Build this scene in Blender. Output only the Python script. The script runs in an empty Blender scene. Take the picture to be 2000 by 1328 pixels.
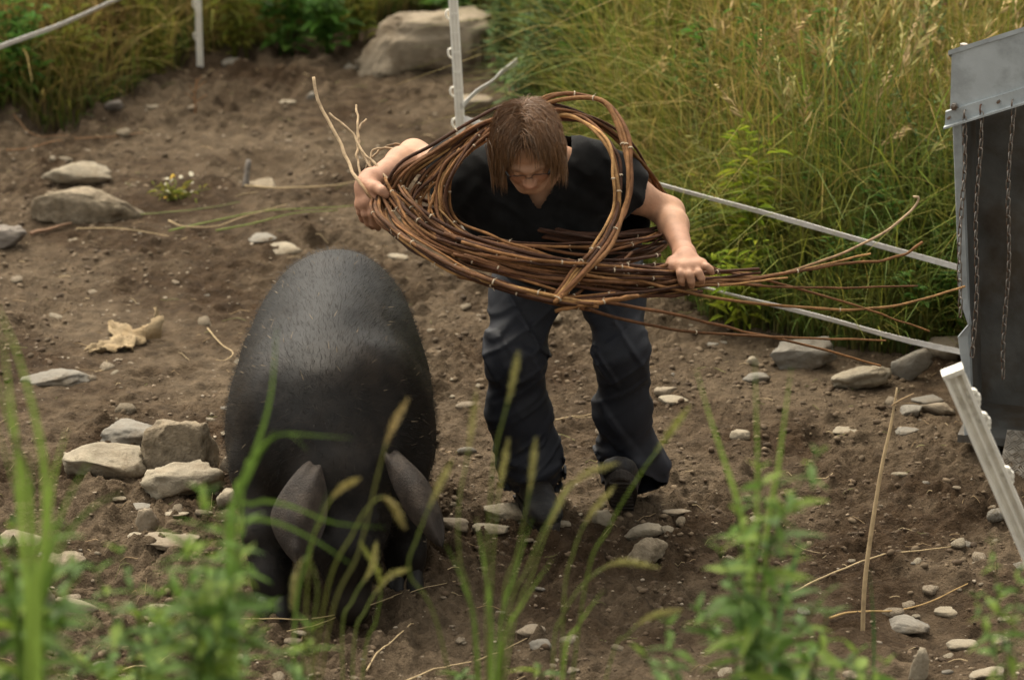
import bpy, math, random
import numpy as np
from mathutils import Matrix, Vector

rnd = random.Random(7)
rng = np.random.default_rng(7)
scene = bpy.context.scene
COL = scene.collection

# ------------------------------------------------------------------ camera
CAM = np.array([0.0, -13.0, 5.17]); PITCH = math.radians(20.0); FOC = 201.0
cd = bpy.data.cameras.new('camera'); cam = bpy.data.objects.new('camera', cd); COL.objects.link(cam)
cam.location = CAM; cam.rotation_euler = (math.pi/2 - PITCH, 0, 0)
cd.sensor_width = 36; cd.sensor_fit = 'HORIZONTAL'; cd.lens = FOC; cd.clip_start = .1; cd.clip_end = 1500
cd.dof.use_dof = True; cd.dof.focus_distance = 13.75; cd.dof.aperture_fstop = 4.0
scene.camera = cam
# ------------------------------------------------------------------ sky and sun (overcast)
SUN_EL, SUN_AZ = math.radians(58), math.radians(-28)   # azimuth from +Y (behind the person), towards +X
w = bpy.data.worlds.new('World'); scene.world = w; w.use_nodes = True
nt = w.node_tree; nt.nodes.clear()
sky = nt.nodes.new('ShaderNodeTexSky'); sky.sky_type = 'NISHITA'; sky.sun_disc = False
sky.sun_elevation = SUN_EL; sky.sun_rotation = SUN_AZ; sky.dust_density = 4.0; sky.air_density = 1.2
hs = nt.nodes.new('ShaderNodeHueSaturation'); hs.inputs['Saturation'].default_value = .18
bg = nt.nodes.new('ShaderNodeBackground'); bg.inputs[1].default_value = .125
wo = nt.nodes.new('ShaderNodeOutputWorld')
nt.links.new(sky.outputs[0], hs.inputs['Color']); nt.links.new(hs.outputs[0], bg.inputs[0]); nt.links.new(bg.outputs[0], wo.inputs[0])
sl = bpy.data.lights.new('sun', 'SUN'); so = bpy.data.objects.new('sun', sl); COL.objects.link(so)
sl.energy = 1.15; sl.angle = math.radians(50); sl.color = (1, .93, .82)
sd = Vector((math.sin(SUN_AZ)*math.cos(SUN_EL), math.cos(SUN_AZ)*math.cos(SUN_EL), math.sin(SUN_EL)))
so.rotation_euler = sd.to_track_quat('Z', 'Y').to_euler(); so.location = (0, 0, 12)
vs = scene.view_settings; vs.view_transform = 'Standard'; vs.look = 'None'; vs.gamma = 1; vs.use_curve_mapping = False
vs.exposure = 1.50
vs.use_white_balance = True; vs.white_balance_temperature = 7300; vs.white_balance_tint = 8

# ------------------------------------------------------------------ helpers
def nrm(v):
    v = np.asarray(v, float); return v/(np.linalg.norm(v)+1e-12)
def ray(px, py):
    x = (px-1000)/2000*36/FOC; y = -(py-664)/2000*36/FOC
    c, s = math.cos(PITCH), math.sin(PITCH)
    return np.array([x, c + y*s, -s + y*c])
def P(px, py, Y):
    d = ray(px, py); t = (Y-CAM[1])/d[1]; return CAM + d*t
def lerp(a, b, t): return a+(b-a)*t
def sstep(a, b, x):
    t = np.clip((x-a)/(b-a), 0, 1); return t*t*(3-2*t)

def hash3(i, j, k, seed):
    n = (i.astype(np.int64)*374761393 + j.astype(np.int64)*668265263 + k.astype(np.int64)*2147483647 + seed*974711) & 0x7fffffff
    n = ((n ^ (n >> 13))*1274126177) & 0x7fffffff
    n = (n ^ (n >> 16)) & 0xffff
    return n.astype(np.float32)/32767.5 - 1
def vnoise(x, y, z=0., seed=0):
    x, y, z = np.broadcast_arrays(np.asarray(x, np.float32), np.asarray(y, np.float32), np.asarray(z, np.float32))
    i, j, k = np.floor(x), np.floor(y), np.floor(z)
    fx, fy, fz = x-i, y-j, z-k
    fx = fx*fx*(3-2*fx); fy = fy*fy*(3-2*fy); fz = fz*fz*(3-2*fz)
    r = 0
    for a in (0, 1):
        wx = fx if a else 1-fx
        for b in (0, 1):
            wy = fy if b else 1-fy
            for c in (0, 1):
                wz = fz if c else 1-fz
                r = r + hash3(i+a, j+b, k+c, seed)*wx*wy*wz
    return r
def fbm(x, y, z=0., seed=0, octv=4):
    r = 0; a = 1.; f = 1.
    for o in range(octv):
        r = r + a*vnoise(np.asarray(x)*f, np.asarray(y)*f, np.asarray(z)*f, seed+o*17); a *= .5; f *= 2.03
    return r

WL = {}
def mesh(name, v, f, mat=None, col=None, smooth=True):
    me = bpy.data.meshes.new(name)
    v = np.asarray(v, np.float32)
    if isinstance(f, np.ndarray):
        n = f.shape[1]
        me.vertices.add(len(v)); me.vertices.foreach_set('co', v.ravel())
        me.loops.add(f.size); me.loops.foreach_set('vertex_index', f.astype(np.int32).ravel())
        me.polygons.add(len(f)); me.polygons.foreach_set('loop_start', np.arange(0, f.size, n, dtype=np.int32))
        me.update(calc_edges=True)
    else:
        me.from_pydata(v.tolist(), [], [list(q) for q in f]); me.update()
    if smooth: me.polygons.foreach_set('use_smooth', np.ones(len(me.polygons), bool))
    if col is not None:
        a = me.color_attributes.new('Col', 'FLOAT_COLOR', 'POINT')
        c = np.ones((len(v), 4), np.float32); c[:, :3] = col; a.data.foreach_set('color', c.ravel())
    if mat: me.materials.append(mat)
    return me
def tag(o, label=None, cat=None, group=None, kind=None):
    if label: o['label'] = label
    if cat: o['category'] = cat
    if group: o['group'] = group
    if kind: o['kind'] = kind
    return o
def put(name, me, parent=None, M=None):
    o = bpy.data.objects.new(name, me); COL.objects.link(o)
    M = M or Matrix()
    if parent is not None:
        o.parent = parent
        o.matrix_parent_inverse = WL[parent.name].inverted()
    o.matrix_basis = M
    WL[o.name] = M.copy()
    return o
def obj(name, v, f, mat, parent=None, col=None, smooth=True, base=False):
    """world-space vertices -> object whose origin sits at their centre (or base)"""
    v = np.asarray(v, float)
    c = (v.min(0)+v.max(0))/2
    if base: c[2] = v[:, 2].min()
    return put(name, mesh(name, v-c, f, mat, col, smooth), parent, Matrix.Translation(c))
def empty(name, loc, **k):
    o = put(name, None, None, Matrix.Translation([float(a) for a in loc])); o.empty_display_size = .1
    return tag(o, **k)

class MB:
    def __init__(s): s.v = []; s.f = []; s.c = []; s.n = 0
    def add(s, v, f, c=None):
        v = np.asarray(v, float); s.v.append(v); s.f += [tuple(int(a)+s.n for a in q) for q in f]; s.n += len(v)
        if c is not None: s.c.append(np.broadcast_to(np.asarray(c, float), (len(v), 3)))
        return s
    def box(s, c, d, R=None, col=None):
        v = np.array([[x, y, z] for x in (-.5, .5) for y in (-.5, .5) for z in (-.5, .5)])*np.asarray(d)
        if R is not None: v = v @ np.asarray(R).T
        return s.add(v+np.asarray(c), [(0, 1, 3, 2), (4, 6, 7, 5), (0, 4, 5, 1), (2, 3, 7, 6), (0, 2, 6, 4), (1, 5, 7, 3)], col)
    def tube(s, pts, r, n=6, col=None, cap=True):
        v, f = tube(pts, r, n, cap); return s.add(v, f, col)
    def get(s):
        return np.concatenate(s.v), s.f, (np.concatenate(s.c) if s.c else None)
    def build(s, name, mat, parent=None, smooth=False, base=False):
        v, f, c = s.get(); return obj(name, v, f, mat, parent, c, smooth, base)
def spline(pts, n):
    pts = np.asarray(pts, float); m = len(pts)
    if m == 2: return pts[0]+(pts[1]-pts[0])*np.linspace(0, 1, n)[:, None]
    L = np.concatenate([[0], np.cumsum(np.linalg.norm(np.diff(pts[:, :3], axis=0), axis=1)**.5)])
    ext = np.vstack([2*pts[0]-pts[1], pts, 2*pts[-1]-pts[-2]])
    t = np.linspace(0, L[-1], n); out = []
    for u in t:
        i = min(max(np.searchsorted(L, u, 'right')-1, 0), m-2); x = (u-L[i])/(L[i+1]-L[i])
        p0, p1, p2, p3 = ext[i:i+4]
        out.append(.5*((2*p1)+(-p0+p2)*x+(2*p0-5*p1+4*p2-p3)*x*x+(-p0+3*p1-3*p2+p3)*x**3))
    return np.array(out)
def tube(pts, r, n=6, cap=True):
    pts = np.asarray(pts, float); m = len(pts); r = np.broadcast_to(np.asarray(r, float), (m,))
    T = np.gradient(pts, axis=0); T /= np.linalg.norm(T, axis=1)[:, None]+1e-12
    u = np.cross(T[0], [0, 0, 1.]);
    if np.linalg.norm(u) < .1: u = np.cross(T[0], [1., 0, 0])
    u = nrm(u); V = []
    a = np.arange(n)/n*2*np.pi
    for i in range(m):
        u = nrm(u-T[i]*np.dot(u, T[i])); b = np.cross(T[i], u)
        V.append(pts[i]+r[i]*(np.cos(a)[:, None]*u+np.sin(a)[:, None]*b))
    V = np.concatenate(V); F = []
    for i in range(m-1):
        for j in range(n):
            k = (j+1) % n; F.append((i*n+j, i*n+k, (i+1)*n+k, (i+1)*n+j))
    if cap: F.append(tuple(range(n))[::-1]); F.append(tuple((m-1)*n+j for j in range(n)))
    return V, F
def ribbon(pts, side, wd, thick=0.0):
    """flat strip along pts; side = width direction(s), wd widths"""
    pts = np.asarray(pts, float); side = np.broadcast_to(np.asarray(side, float), pts.shape); wd = np.broadcast_to(np.asarray(wd, float), (len(pts),))
    a = pts-side*wd[:, None]/2; b = pts+side*wd[:, None]/2
    v = np.empty((2*len(pts), 3)); v[0::2] = a; v[1::2] = b
    return v, [(2*i, 2*i+1, 2*i+3, 2*i+2) for i in range(len(pts)-1)]

# ------------------------------------------------------------------ materials
def mat(name, color=None, rough=.8, var=.25, scale=20., bump=.0, bscale=120., attr=False, color2=None, spec=.3, metal=0., trans=0., detail=6., c2lo=.45, c2hi=.62, sheen=0., stretch=None, bdist=.01, c2scale=None):
    m = bpy.data.materials.new(name); m.use_nodes = True
    n = m.node_tree.nodes; l = m.node_tree.links; n.clear()
    out = n.new('ShaderNodeOutputMaterial'); b = n.new('ShaderNodeBsdfPrincipled')
    b.inputs['Roughness'].default_value = rough; b.inputs['Metallic'].default_value = metal
    b.inputs['Specular IOR Level'].default_value = spec
    if sheen: b.inputs['Sheen Weight'].default_value = sheen; b.inputs['Sheen Roughness'].default_value = .4
    tc = n.new('ShaderNodeTexCoord'); src = tc.outputs['Object']
    if stretch:
        mp = n.new('ShaderNodeMapping'); mp.inputs['Scale'].default_value = stretch; l.new(src, mp.inputs[0]); src = mp.outputs[0]
    nz = n.new('ShaderNodeTexNoise'); nz.inputs['Scale'].default_value = scale; nz.inputs['Detail'].default_value = detail; l.new(src, nz.inputs['Vector'])
    if attr:
        at = n.new('ShaderNodeAttribute'); at.attribute_name = 'Col'; base = at.outputs['Color']
    else:
        rgb = n.new('ShaderNodeRGB'); rgb.outputs[0].default_value = (*color, 1); base = rgb.outputs[0]
    if color2:
        nz2 = n.new('ShaderNodeTexNoise'); nz2.inputs['Scale'].default_value = c2scale or scale*.4; nz2.inputs['Detail'].default_value = 8; nz2.inputs['Roughness'].default_value = .65; l.new(src, nz2.inputs['Vector'])
        mr = n.new('ShaderNodeMapRange'); mr.inputs[1].default_value = c2lo; mr.inputs[2].default_value = c2hi; l.new(nz2.outputs[0], mr.inputs[0])
        mx = n.new('ShaderNodeMixRGB'); l.new(mr.outputs[0], mx.inputs[0]); l.new(base, mx.inputs[1]); mx.inputs[2].default_value = (*color2, 1); base = mx.outputs[0]
    hv = n.new('ShaderNodeHueSaturation'); l.new(base, hv.inputs['Color'])
    mr2 = n.new('ShaderNodeMapRange'); mr2.inputs[1].default_value = .3; mr2.inputs[2].default_value = .7; mr2.inputs[3].default_value = 1-var; mr2.inputs[4].default_value = 1+var
    l.new(nz.outputs[0], mr2.inputs[0]); l.new(mr2.outputs[0], hv.inputs['Value']); l.new(hv.outputs[0], b.inputs['Base Color'])
    if bump:
        nb = n.new('ShaderNodeTexNoise'); nb.inputs['Scale'].default_value = bscale; nb.inputs['Detail'].default_value = 8; nb.inputs['Roughness'].default_value = .6; l.new(src, nb.inputs['Vector'])
        bp = n.new('ShaderNodeBump'); bp.inputs['Strength'].default_value = bump; bp.inputs['Distance'].default_value = bdist
        l.new(nb.outputs[0], bp.inputs['Height']); l.new(bp.outputs[0], b.inputs['Normal'])
    sh = b.outputs[0]
    if trans:
        tr = n.new('ShaderNodeBsdfTranslucent'); l.new(hv.outputs[0], tr.inputs[0]); ms = n.new('ShaderNodeMixShader'); ms.inputs[0].default_value = trans
        l.new(sh, ms.inputs[1]); l.new(tr.outputs[0], ms.inputs[2]); sh = ms.outputs[0]
    l.new(sh, out.inputs[0])
    return m
M = {}
M['dirt'] = mat('bare_soil', (.122, .089, .058), .95, .36, 22, 1.0, 110, color2=(.052, .033, .019), c2lo=.43, c2hi=.59, spec=.1, c2scale=1.6, bdist=.02)
M['clod'] = mat('soil_clod', (.082, .054, .032), .95, .35, 30, .6, 200, spec=.1)
M['stone'] = mat('field_stone', (.255, .208, .15), .85, .25, 14, .6, 90, color2=(.13, .098, .064), spec=.25, c2scale=9)
M['greystone'] = mat('grey_slate_stone', (.19, .172, .142), .8, .25, 16, .55, 80, color2=(.12, .096, .068), spec=.3, c2scale=7)
M['palestone'] = mat('pale_stone', (.275, .235, .172), .85, .24, 18, .6, 110, color2=(.16, .125, .083), spec=.25, c2scale=8)
M['warmstone'] = mat('warm_granite_stone', (.235, .19, .132), .85, .3, 60, .7, 110, color2=(.14, .108, .07), spec=.25, c2scale=12)
M['pebble'] = mat('pebbles', None, .85, .2, 40, 0, attr=True, spec=.25)
M['plant'] = mat('foliage', None, .55, .15, 40, 0, attr=True, spec=.2, trans=.45)
M['dry'] = mat('dry_stems', None, .7, .18, 60, 0, attr=True, spec=.2)
M['plastic'] = mat('white_plastic', (.80, .77, .69), .45, .08, 25, 0, color2=(.42, .38, .30), c2lo=.58, c2hi=.75, spec=.4)
M['tape'] = mat('white_tape', (.60, .58, .55), .5, .10, 60, .3, 300, spec=.35)
M['galv'] = mat('galvanised_steel', (.40, .435, .445), .5, .16, 9, .10, 60, color2=(.30, .325, .33), spec=.5, metal=.25, c2scale=14)
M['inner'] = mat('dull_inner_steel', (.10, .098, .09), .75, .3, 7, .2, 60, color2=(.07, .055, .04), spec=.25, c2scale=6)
M['tread'] = mat('worn_tread_steel', (.20, .18, .15), .6, .25, 30, .3, 120, color2=(.10, .075, .05), metal=.3)
M['chain'] = mat('chain_steel', (.30, .28, .25), .45, .25, 90, .2, 200, color2=(.14, .08, .05), metal=.7, c2scale=20)
M['rust'] = mat('rusty_hook', (.14, .07, .045), .8, .3, 90, .2, 200)
M['skin'] = mat('skin', None, .55, .14, 45, .25, 300, attr=True, spec=.35)
M['shirt'] = mat('black_cotton', (.0065, .0065, .0065), .9, .35, 40, .25, 900, spec=.12, sheen=.06)
M['trouser'] = mat('navy_black_trousers', (.0115, .0130, .0190), .66, .3, 10, .2, 700, color2=(.026, .022, .017), c2lo=.60, c2hi=.72, spec=.35, c2scale=5)
M['shoe'] = mat('black_shoe', (.012, .012, .013), .6, .3, 40, .3, 200, color2=(.03, .024, .018), c2scale=14)
M['sole'] = mat('dark_sole', (.03, .024, .02), .8, .3, 60, .4, 150)
M['hair'] = mat('brown_hair', None, .42, .18, 60, 0, attr=True, spec=.45)
M['scalp'] = mat('hair_roots', (.10, .062, .036), .9, .25, 80, .3, 400, spec=.1)
M['frame'] = mat('dark_plastic', (.012, .01, .01), .35, .1, 20, 0, spec=.5)
M['pig'] = mat('black_pig_skin', (.0046, .0040, .0036), .46, .35, 26, .22, 420, color2=(.017, .0122, .0085), c2lo=.42, c2hi=.72, spec=.14, c2scale=4.5)
M['ear'] = mat('pig_ear_skin', (.026, .0200, .0165), .65, .3, 40, .45, 220, color2=(.044, .033, .025), spec=.2, c2scale=9)
M['bristle'] = mat('pig_bristle', None, .5, .15, 60, 0, attr=True, spec=.08)
M['hoof'] = mat('hoof', (.008, .007, .006), .6, .2, 60, .2, 200)
M['rod'] = mat('willow_bark', None, .68, .34, 55, .5, 260, attr=True, spec=.18)
M['tie'] = mat('pale_string', (.44, .36, .26), .7, .1, 90, 0)
M['husk'] = mat('torn_sacking', (.36, .27, .16), .85, .22, 30, .6, 140, color2=(.28, .20, .11), c2scale=12, trans=.1)
M['wood'] = mat('grey_wood', (.24, .21, .18), .85, .25, 12, .5, 60, stretch=(1, 6, 6), color2=(.12, .10, .08))

# ------------------------------------------------------------------ ground
EDGE = np.array([[-6, 3.0], [-1.30, 3.15], [-.95, 3.75], [-.52, 4.05], [-.35, 4.22], [-.07, 4.2], [.04, 3.4], [.14, 2.75], [.30, 2.05], [.52, 1.38], [.80, 1.18], [1.3, 1.10], [6, 1.0]])
def edge_y(x): return np.interp(x, EDGE[:, 0], EDGE[:, 1])
def gbase(x, y):
    x = np.asarray(x, float); y = np.asarray(y, float)
    s = np.maximum(y-edge_y(x), 0)
    z = .22*np.minimum(s, 1.6)+.05*np.maximum(np.minimum(s-1.6, 40), 0)
    z = z + .30*np.maximum(-1.35-y, 0)*sstep(-1.35, -1.9, y)*np.where(y > -13, 1, 0) + np.where(y <= -13, 3.495, 0)
    return z
def G(px, py, dz=0.):
    d = ray(px, py)
    ts = np.linspace(10.5, 30, 1600); p = CAM[None]+ts[:, None]*(d/np.linalg.norm(d))[None]
    h = p[:, 2]-gbase(p[:, 0], p[:, 1])-dz
    i = int(np.argmax(h < 0)); a = h[i-1]/(h[i-1]-h[i]); q = lerp(p[i-1], p[i], a)
    return q
def axis(lo, hi, h, far):
    c = list(np.arange(lo, hi+h/2, h)); s = h; x = hi
    up = []
    while x < far: s *= 1.35; x += s; up.append(x)
    s = h; x = lo; dn = []
    while x > -far: s *= 1.35; x -= s; dn.append(x)
    return np.array(dn[::-1]+c+up)
HOLES = [(G(520, 345), .11, .05), (G(110, 240), .08, .05), (G(215, 1160), .13, .05), (G(1830, 1215), .14, .045), (G(560, 560), .2, .015), (G(660, 1215), .12, .03)]
def gfull(X, Y):
    Z = gbase(X, Y)
    wig = fbm(X*1.3, Y*1.3, 0, 3, 3)*.018
    rough = .5+.5*np.clip(fbm(X*1.1+5, Y*1.1, 0, 11, 3)*1.3, -1, 1)
    cl = np.abs(fbm(X*16, Y*16, 0, 21, 4)); cl2 = fbm(X*42, Y*42, 0, 31, 3); cl2 = cl2+.5*np.abs(cl2)
    rid = np.abs(fbm(X*7+.3, Y*9, 0, 27, 3)); Z = Z+.0022*vnoise(X*85, Y*85, 0, 35)
    Z = Z + wig + (.25+1.1*rough)*(.021*(cl-.35)+.012*(rid-.4)+.009*cl2)
    rr_ = np.random.default_rng(19)
    for _ in range(150):
        hx, hy = rr_.uniform(-1.35, 1.3), rr_.uniform(-1.2, 3.2); hr_ = rr_.uniform(.022, .05); hd_ = rr_.uniform(.008, .022)
        i0, i1 = np.searchsorted(X[0], [hx-3*hr_, hx+3*hr_]); j0, j1 = np.searchsorted(Y[:, 0], [hy-3*hr_, hy+3*hr_]); sl_ = (slice(j0, j1), slice(i0, i1))
        dd = np.hypot((X[sl_]-hx)*1.2, Y[sl_]-hy)/hr_; Z[sl_] += -hd_*np.exp(-dd**4)+.35*hd_*np.exp(-((dd-1.45)/.4)**2)*(.4+cl[sl_])
    for c, r, dpt in HOLES:
        dd = np.hypot(X-c[0], (Y-c[1])*.8)/r
        Z = Z - dpt*np.exp(-dd*dd)*1.0 + .45*dpt*np.exp(-((dd-1.5)/.5)**2)*(.6+.6*cl)
    return Z
gx = axis(-1.5, 1.55, .0062, 400); gy = axis(-1.35, 4.0, .0072, 400)
GX, GY = np.meshgrid(gx, gy, indexing='xy')
GZ = gfull(GX, GY)
nx, ny = len(gx), len(gy)
I = np.arange(nx*ny).reshape(ny, nx)
F = np.stack([I[:-1, :-1], I[:-1, 1:], I[1:, 1:], I[1:, :-1]], -1).reshape(-1, 4)
tag(put('ground', mesh('ground', np.stack([GX, GY, GZ], -1).reshape(-1, 3), F, M['dirt'])), kind='structure')
def gz(x, y):
    """detailed ground height by bilinear lookup"""
    x = np.asarray(x, float); y = np.asarray(y, float)
    i = np.clip(np.searchsorted(gx, x)-1, 0, nx-2); j = np.clip(np.searchsorted(gy, y)-1, 0, ny-2)
    a = (x-gx[i])/(gx[i+1]-gx[i]); b = (y-gy[j])/(gy[j+1]-gy[j])
    return (GZ[j, i]*(1-a)+GZ[j, i+1]*a)*(1-b)+(GZ[j+1, i]*(1-a)+GZ[j+1, i+1]*a)*b
# ------------------------------------------------------------------ implicit surfaces -> one continuous mesh
class Field:
    def __init__(s, lo, hi, h):
        s.lo = np.array(lo, float); s.h = h; s.n = np.ceil((np.array(hi)-s.lo)/h).astype(int)+1
        s.F = np.full(s.n, .5, np.float32)
    def grid(s, lo, hi):
        a = np.clip(np.floor((np.array(lo)-s.lo)/s.h).astype(int), 0, s.n-1); b = np.clip(np.ceil((np.array(hi)-s.lo)/s.h).astype(int)+1, 1, s.n)
        sl = tuple(slice(i, j) for i, j in zip(a, b))
        g = [(s.lo[k]+s.h*np.arange(a[k], b[k])).astype(np.float32) for k in range(3)]
        return sl, np.meshgrid(*g, indexing='ij', sparse=True)
    def comb(s, sl, d, k, op='u'):
        f = s.F[sl]
        if f.size == 0: return
        if op == 'u':
            if k > 0:
                h = np.maximum(k-np.abs(f-d), 0)/k; s.F[sl] = np.minimum(f, d)-h*h*k*.25
            else: s.F[sl] = np.minimum(f, d)
        else:
            d = -d; h = np.maximum(k-np.abs(f-d), 0)/k; s.F[sl] = np.maximum(f, d)+h*h*k*.25
    def cap(s, a, b, ra, rb=None, k=.02, op='u'):
        rb = ra if rb is None else rb; a = np.asarray(a, float); b = np.asarray(b, float); m = k+max(ra, rb)+2*s.h
        sl, (x, y, z) = s.grid(np.minimum(a, b)-m, np.maximum(a, b)+m)
        ab = b-a; L = float(ab@ab)+1e-9
        t = np.clip(((x-a[0])*ab[0]+(y-a[1])*ab[1]+(z-a[2])*ab[2])/L, 0, 1)
        d = np.sqrt((x-a[0]-t*ab[0])**2+(y-a[1]-t*ab[1])**2+(z-a[2]-t*ab[2])**2)-(ra+(rb-ra)*t)
        s.comb(sl, d.astype(np.float32), k, op)
    def chain(s, pts, rs, k=.02):
        for i in range(len(pts)-1): s.cap(pts[i], pts[i+1], rs[i], rs[i+1], k)
    def ell(s, c, r, R=None, k=.02, op='u'):
        c = np.asarray(c, float); r = np.asarray(r, float); m = max(r)+k+2*s.h
        sl, (x, y, z) = s.grid(c-m, c+m)
        R = np.eye(3) if R is None else np.asarray(R)
        x, y, z = x-c[0], y-c[1], z-c[2]
        q = [(x*R[0, i]+y*R[1, i]+z*R[2, i])/r[i] for i in range(3)]     # columns of R = local axes
        k0 = np.sqrt(q[0]**2+q[1]**2+q[2]**2); k1 = np.sqrt((q[0]/r[0])**2+(q[1]/r[1])**2+(q[2]/r[2])**2)+1e-6
        s.comb(sl, (k0*(k0-1)/k1).astype(np.float32), k, op)
    def full(s):
        return np.meshgrid(*[(s.lo[k]+s.h*np.arange(s.n[k])).astype(np.float32) for k in range(3)], indexing='ij', sparse=True)
    def noise(s, fn, band=.03):
        idx = np.nonzero(np.abs(s.F) < band)
        p = [s.lo[k]+s.h*idx[k] for k in range(3)]
        s.F[idx] += fn(*p).astype(np.float32)
    def mesh(s):
        F = s.F; ins = F < 0; n = s.n
        cnt = np.zeros(n-1, np.int8)
        C = [(a, b, c) for a in (0, 1) for b in (0, 1) for c in (0, 1)]
        for a, b, c in C: cnt += ins[a:n[0]-1+a, b:n[1]-1+b, c:n[2]-1+c]
        act = np.nonzero((cnt > 0) & (cnt < 8)); ci = np.stack(act, 1)
        val = {q: F[act[0]+q[0], act[1]+q[1], act[2]+q[2]] for q in C}
        acc = np.zeros((len(ci), 3)); num = np.zeros(len(ci))
        for q in C:
            for ax in range(3):
                if q[ax]: continue
                q2 = list(q); q2[ax] = 1; q2 = tuple(q2)
                a, b = val[q], val[q2]; cr = (a < 0) != (b < 0)
                t = np.where(cr, a/np.where(cr, a-b, 1), 0)
                p = np.array(q, float)[None]+np.eye(3)[ax][None]*t[:, None]
                acc += p*cr[:, None]; num += cr
        V = s.lo+s.h*(ci+acc/num[:, None])
        idm = np.full(n-1, -1, np.int32); idm[act] = np.arange(len(ci))
        Q = []
        for ax in range(3):
            u, v = (ax+1) % 3, (ax+2) % 3
            sa = [slice(None)]*3; sb = [slice(None)]*3; sa[ax] = slice(0, -1); sb[ax] = slice(1, None)
            A, B = ins[tuple(sa)], ins[tuple(sb)]
            e = np.stack(np.nonzero(A != B), 1)
            e = e[(e[:, u] > 0) & (e[:, v] > 0) & (e[:, u] < n[u]-1) & (e[:, v] < n[v]-1)]
            fl = A[tuple(e.T)]
            def cell(du, dv):
                c = e.copy(); c[:, u] += du; c[:, v] += dv; return idm[tuple(c.T)]
            q = np.stack([cell(-1, -1), cell(0, -1), cell(0, 0), cell(-1, 0)], 1)
            q[~fl] = q[~fl][:, ::-1]; Q.append(q)
        Q = np.concatenate(Q); Q = Q[(Q >= 0).all(1)]
        return V, Q
def relax(V, Q, it=2, lam=.5):
    e = np.concatenate([Q[:, [0, 1]], Q[:, [1, 2]], Q[:, [2, 3]], Q[:, [3, 0]]])
    for _ in range(it):
        S = np.zeros_like(V); c = np.zeros(len(V))
        for a, b in ((0, 1), (1, 0)):
            for k in range(3): S[:, k] += np.bincount(e[:, a], V[e[:, b], k], len(V))
            c += np.bincount(e[:, a], minlength=len(V))
        V = V+lam*(S/np.maximum(c, 1)[:, None]-V)
    return V
def vnormals(V, Q):
    nf = np.cross(V[Q[:, 2]]-V[Q[:, 0]], V[Q[:, 3]]-V[Q[:, 1]])
    N = np.zeros_like(V)
    for i in range(4):
        for k in range(3): N[:, k] += np.bincount(Q[:, i], nf[:, k], len(V))
    return N/(np.linalg.norm(N, axis=1)[:, None]+1e-12)
def clip_mesh(V, Q, keep, snap=None):
    """keep = per-vertex signed value (<0 kept); boundary vertices slide onto 0 along edges"""
    fk = (keep[Q] < 0).sum(1)
    Qk = Q[fk >= 2]
    out = np.nonzero(keep >= 0)[0]
    V = V.copy()
    e = np.concatenate([Q[:, [0, 1]], Q[:, [1, 2]], Q[:, [2, 3]], Q[:, [3, 0]]]); e = np.concatenate([e, e[:, ::-1]])
    m = (keep[e[:, 0]] >= 0) & (keep[e[:, 1]] < 0); e = e[m]
    t = (keep[e[:, 0]]/(keep[e[:, 0]]-keep[e[:, 1]]))[:, None]; tgt = V[e[:, 0]]+(V[e[:, 1]]-V[e[:, 0]])*t
    S = np.zeros_like(V); c = np.bincount(e[:, 0], minlength=len(V))
    for k in range(3): S[:, k] = np.bincount(e[:, 0], tgt[:, k], len(V))
    u = c > 0; V[u] = S[u]/c[u][:, None]
    used = np.unique(Qk); mp = np.full(len(V), -1); mp[used] = np.arange(len(used))
    return V[used], mp[Qk]

# ------------------------------------------------------------------ pig
XP = -.432
pig = empty('pig', (XP, -.12, 0), label='black pig with drooping ears rooting in the soil with its snout down', cat='pig')
fld = Field((XP-.36, -.86, -.02), (XP+.36, .46, .78), .0085)
A = lambda x, y, z: np.array([XP+x, y, z])
fld.ell(A(.005, .10, .37), (.172, .25, .24), k=.05)
fld.ell(A(0, -.12, .385), (.182, .42, .235), k=.12)
fld.ell(A(0, -.24, .275), (.236, .34, .215), k=.18)
fld.ell(A(.0, -.38, .34), (.185, .21, .205), k=.12)
fld.cap(A(.01, -.44, .40), A(.032, -.585, .315), .155, .105, k=.08)
fld.cap(A(.035, -.58, .30), A(.05, -.675, .175), .100, .074, k=.05)
fld.cap(A(.05, -.665, .175), A(.058, -.70, .065), .078, .05, k=.04)
fld.cap(A(.058, -.70, .066), A(.06, -.712, .035), .05, .047, k=.012)
for s in (-1, 1):
    fld.ell(A(.04+s*.055, -.59, .215), (.05, .06, .08), k=.05)
    fld.cap(A(.04+s*.05, -.67, .275), A(.045+s*.06, -.69, .245), .022, .02, k=.03)
fld.chain([A(-.150, -.44, .27), A(-.142, -.55, .16), A(-.130, -.605, .075), A(-.126, -.63, .035)], [.085, .054, .042, .040], k=.04)
fld.chain([A(.150, -.42, .27), A(.168, -.455, .16), A(.180, -.475, .075), A(.182, -.485, .035)], [.085, .054, .042, .040], k=.04)
for s in (-1, 1):
    fld.chain([A(s*.105, .12, .30), A(s*.13, .17, .19), A(s*.13, .22, .15), A(s*.13, .19, .035)], [.095, .065, .046, .040], k=.05)
fld.chain([A(.0, .36, .45), A(.01, .40, .40), A(.02, .41, .32)], [.018, .013, .008], k=.02)
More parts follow.
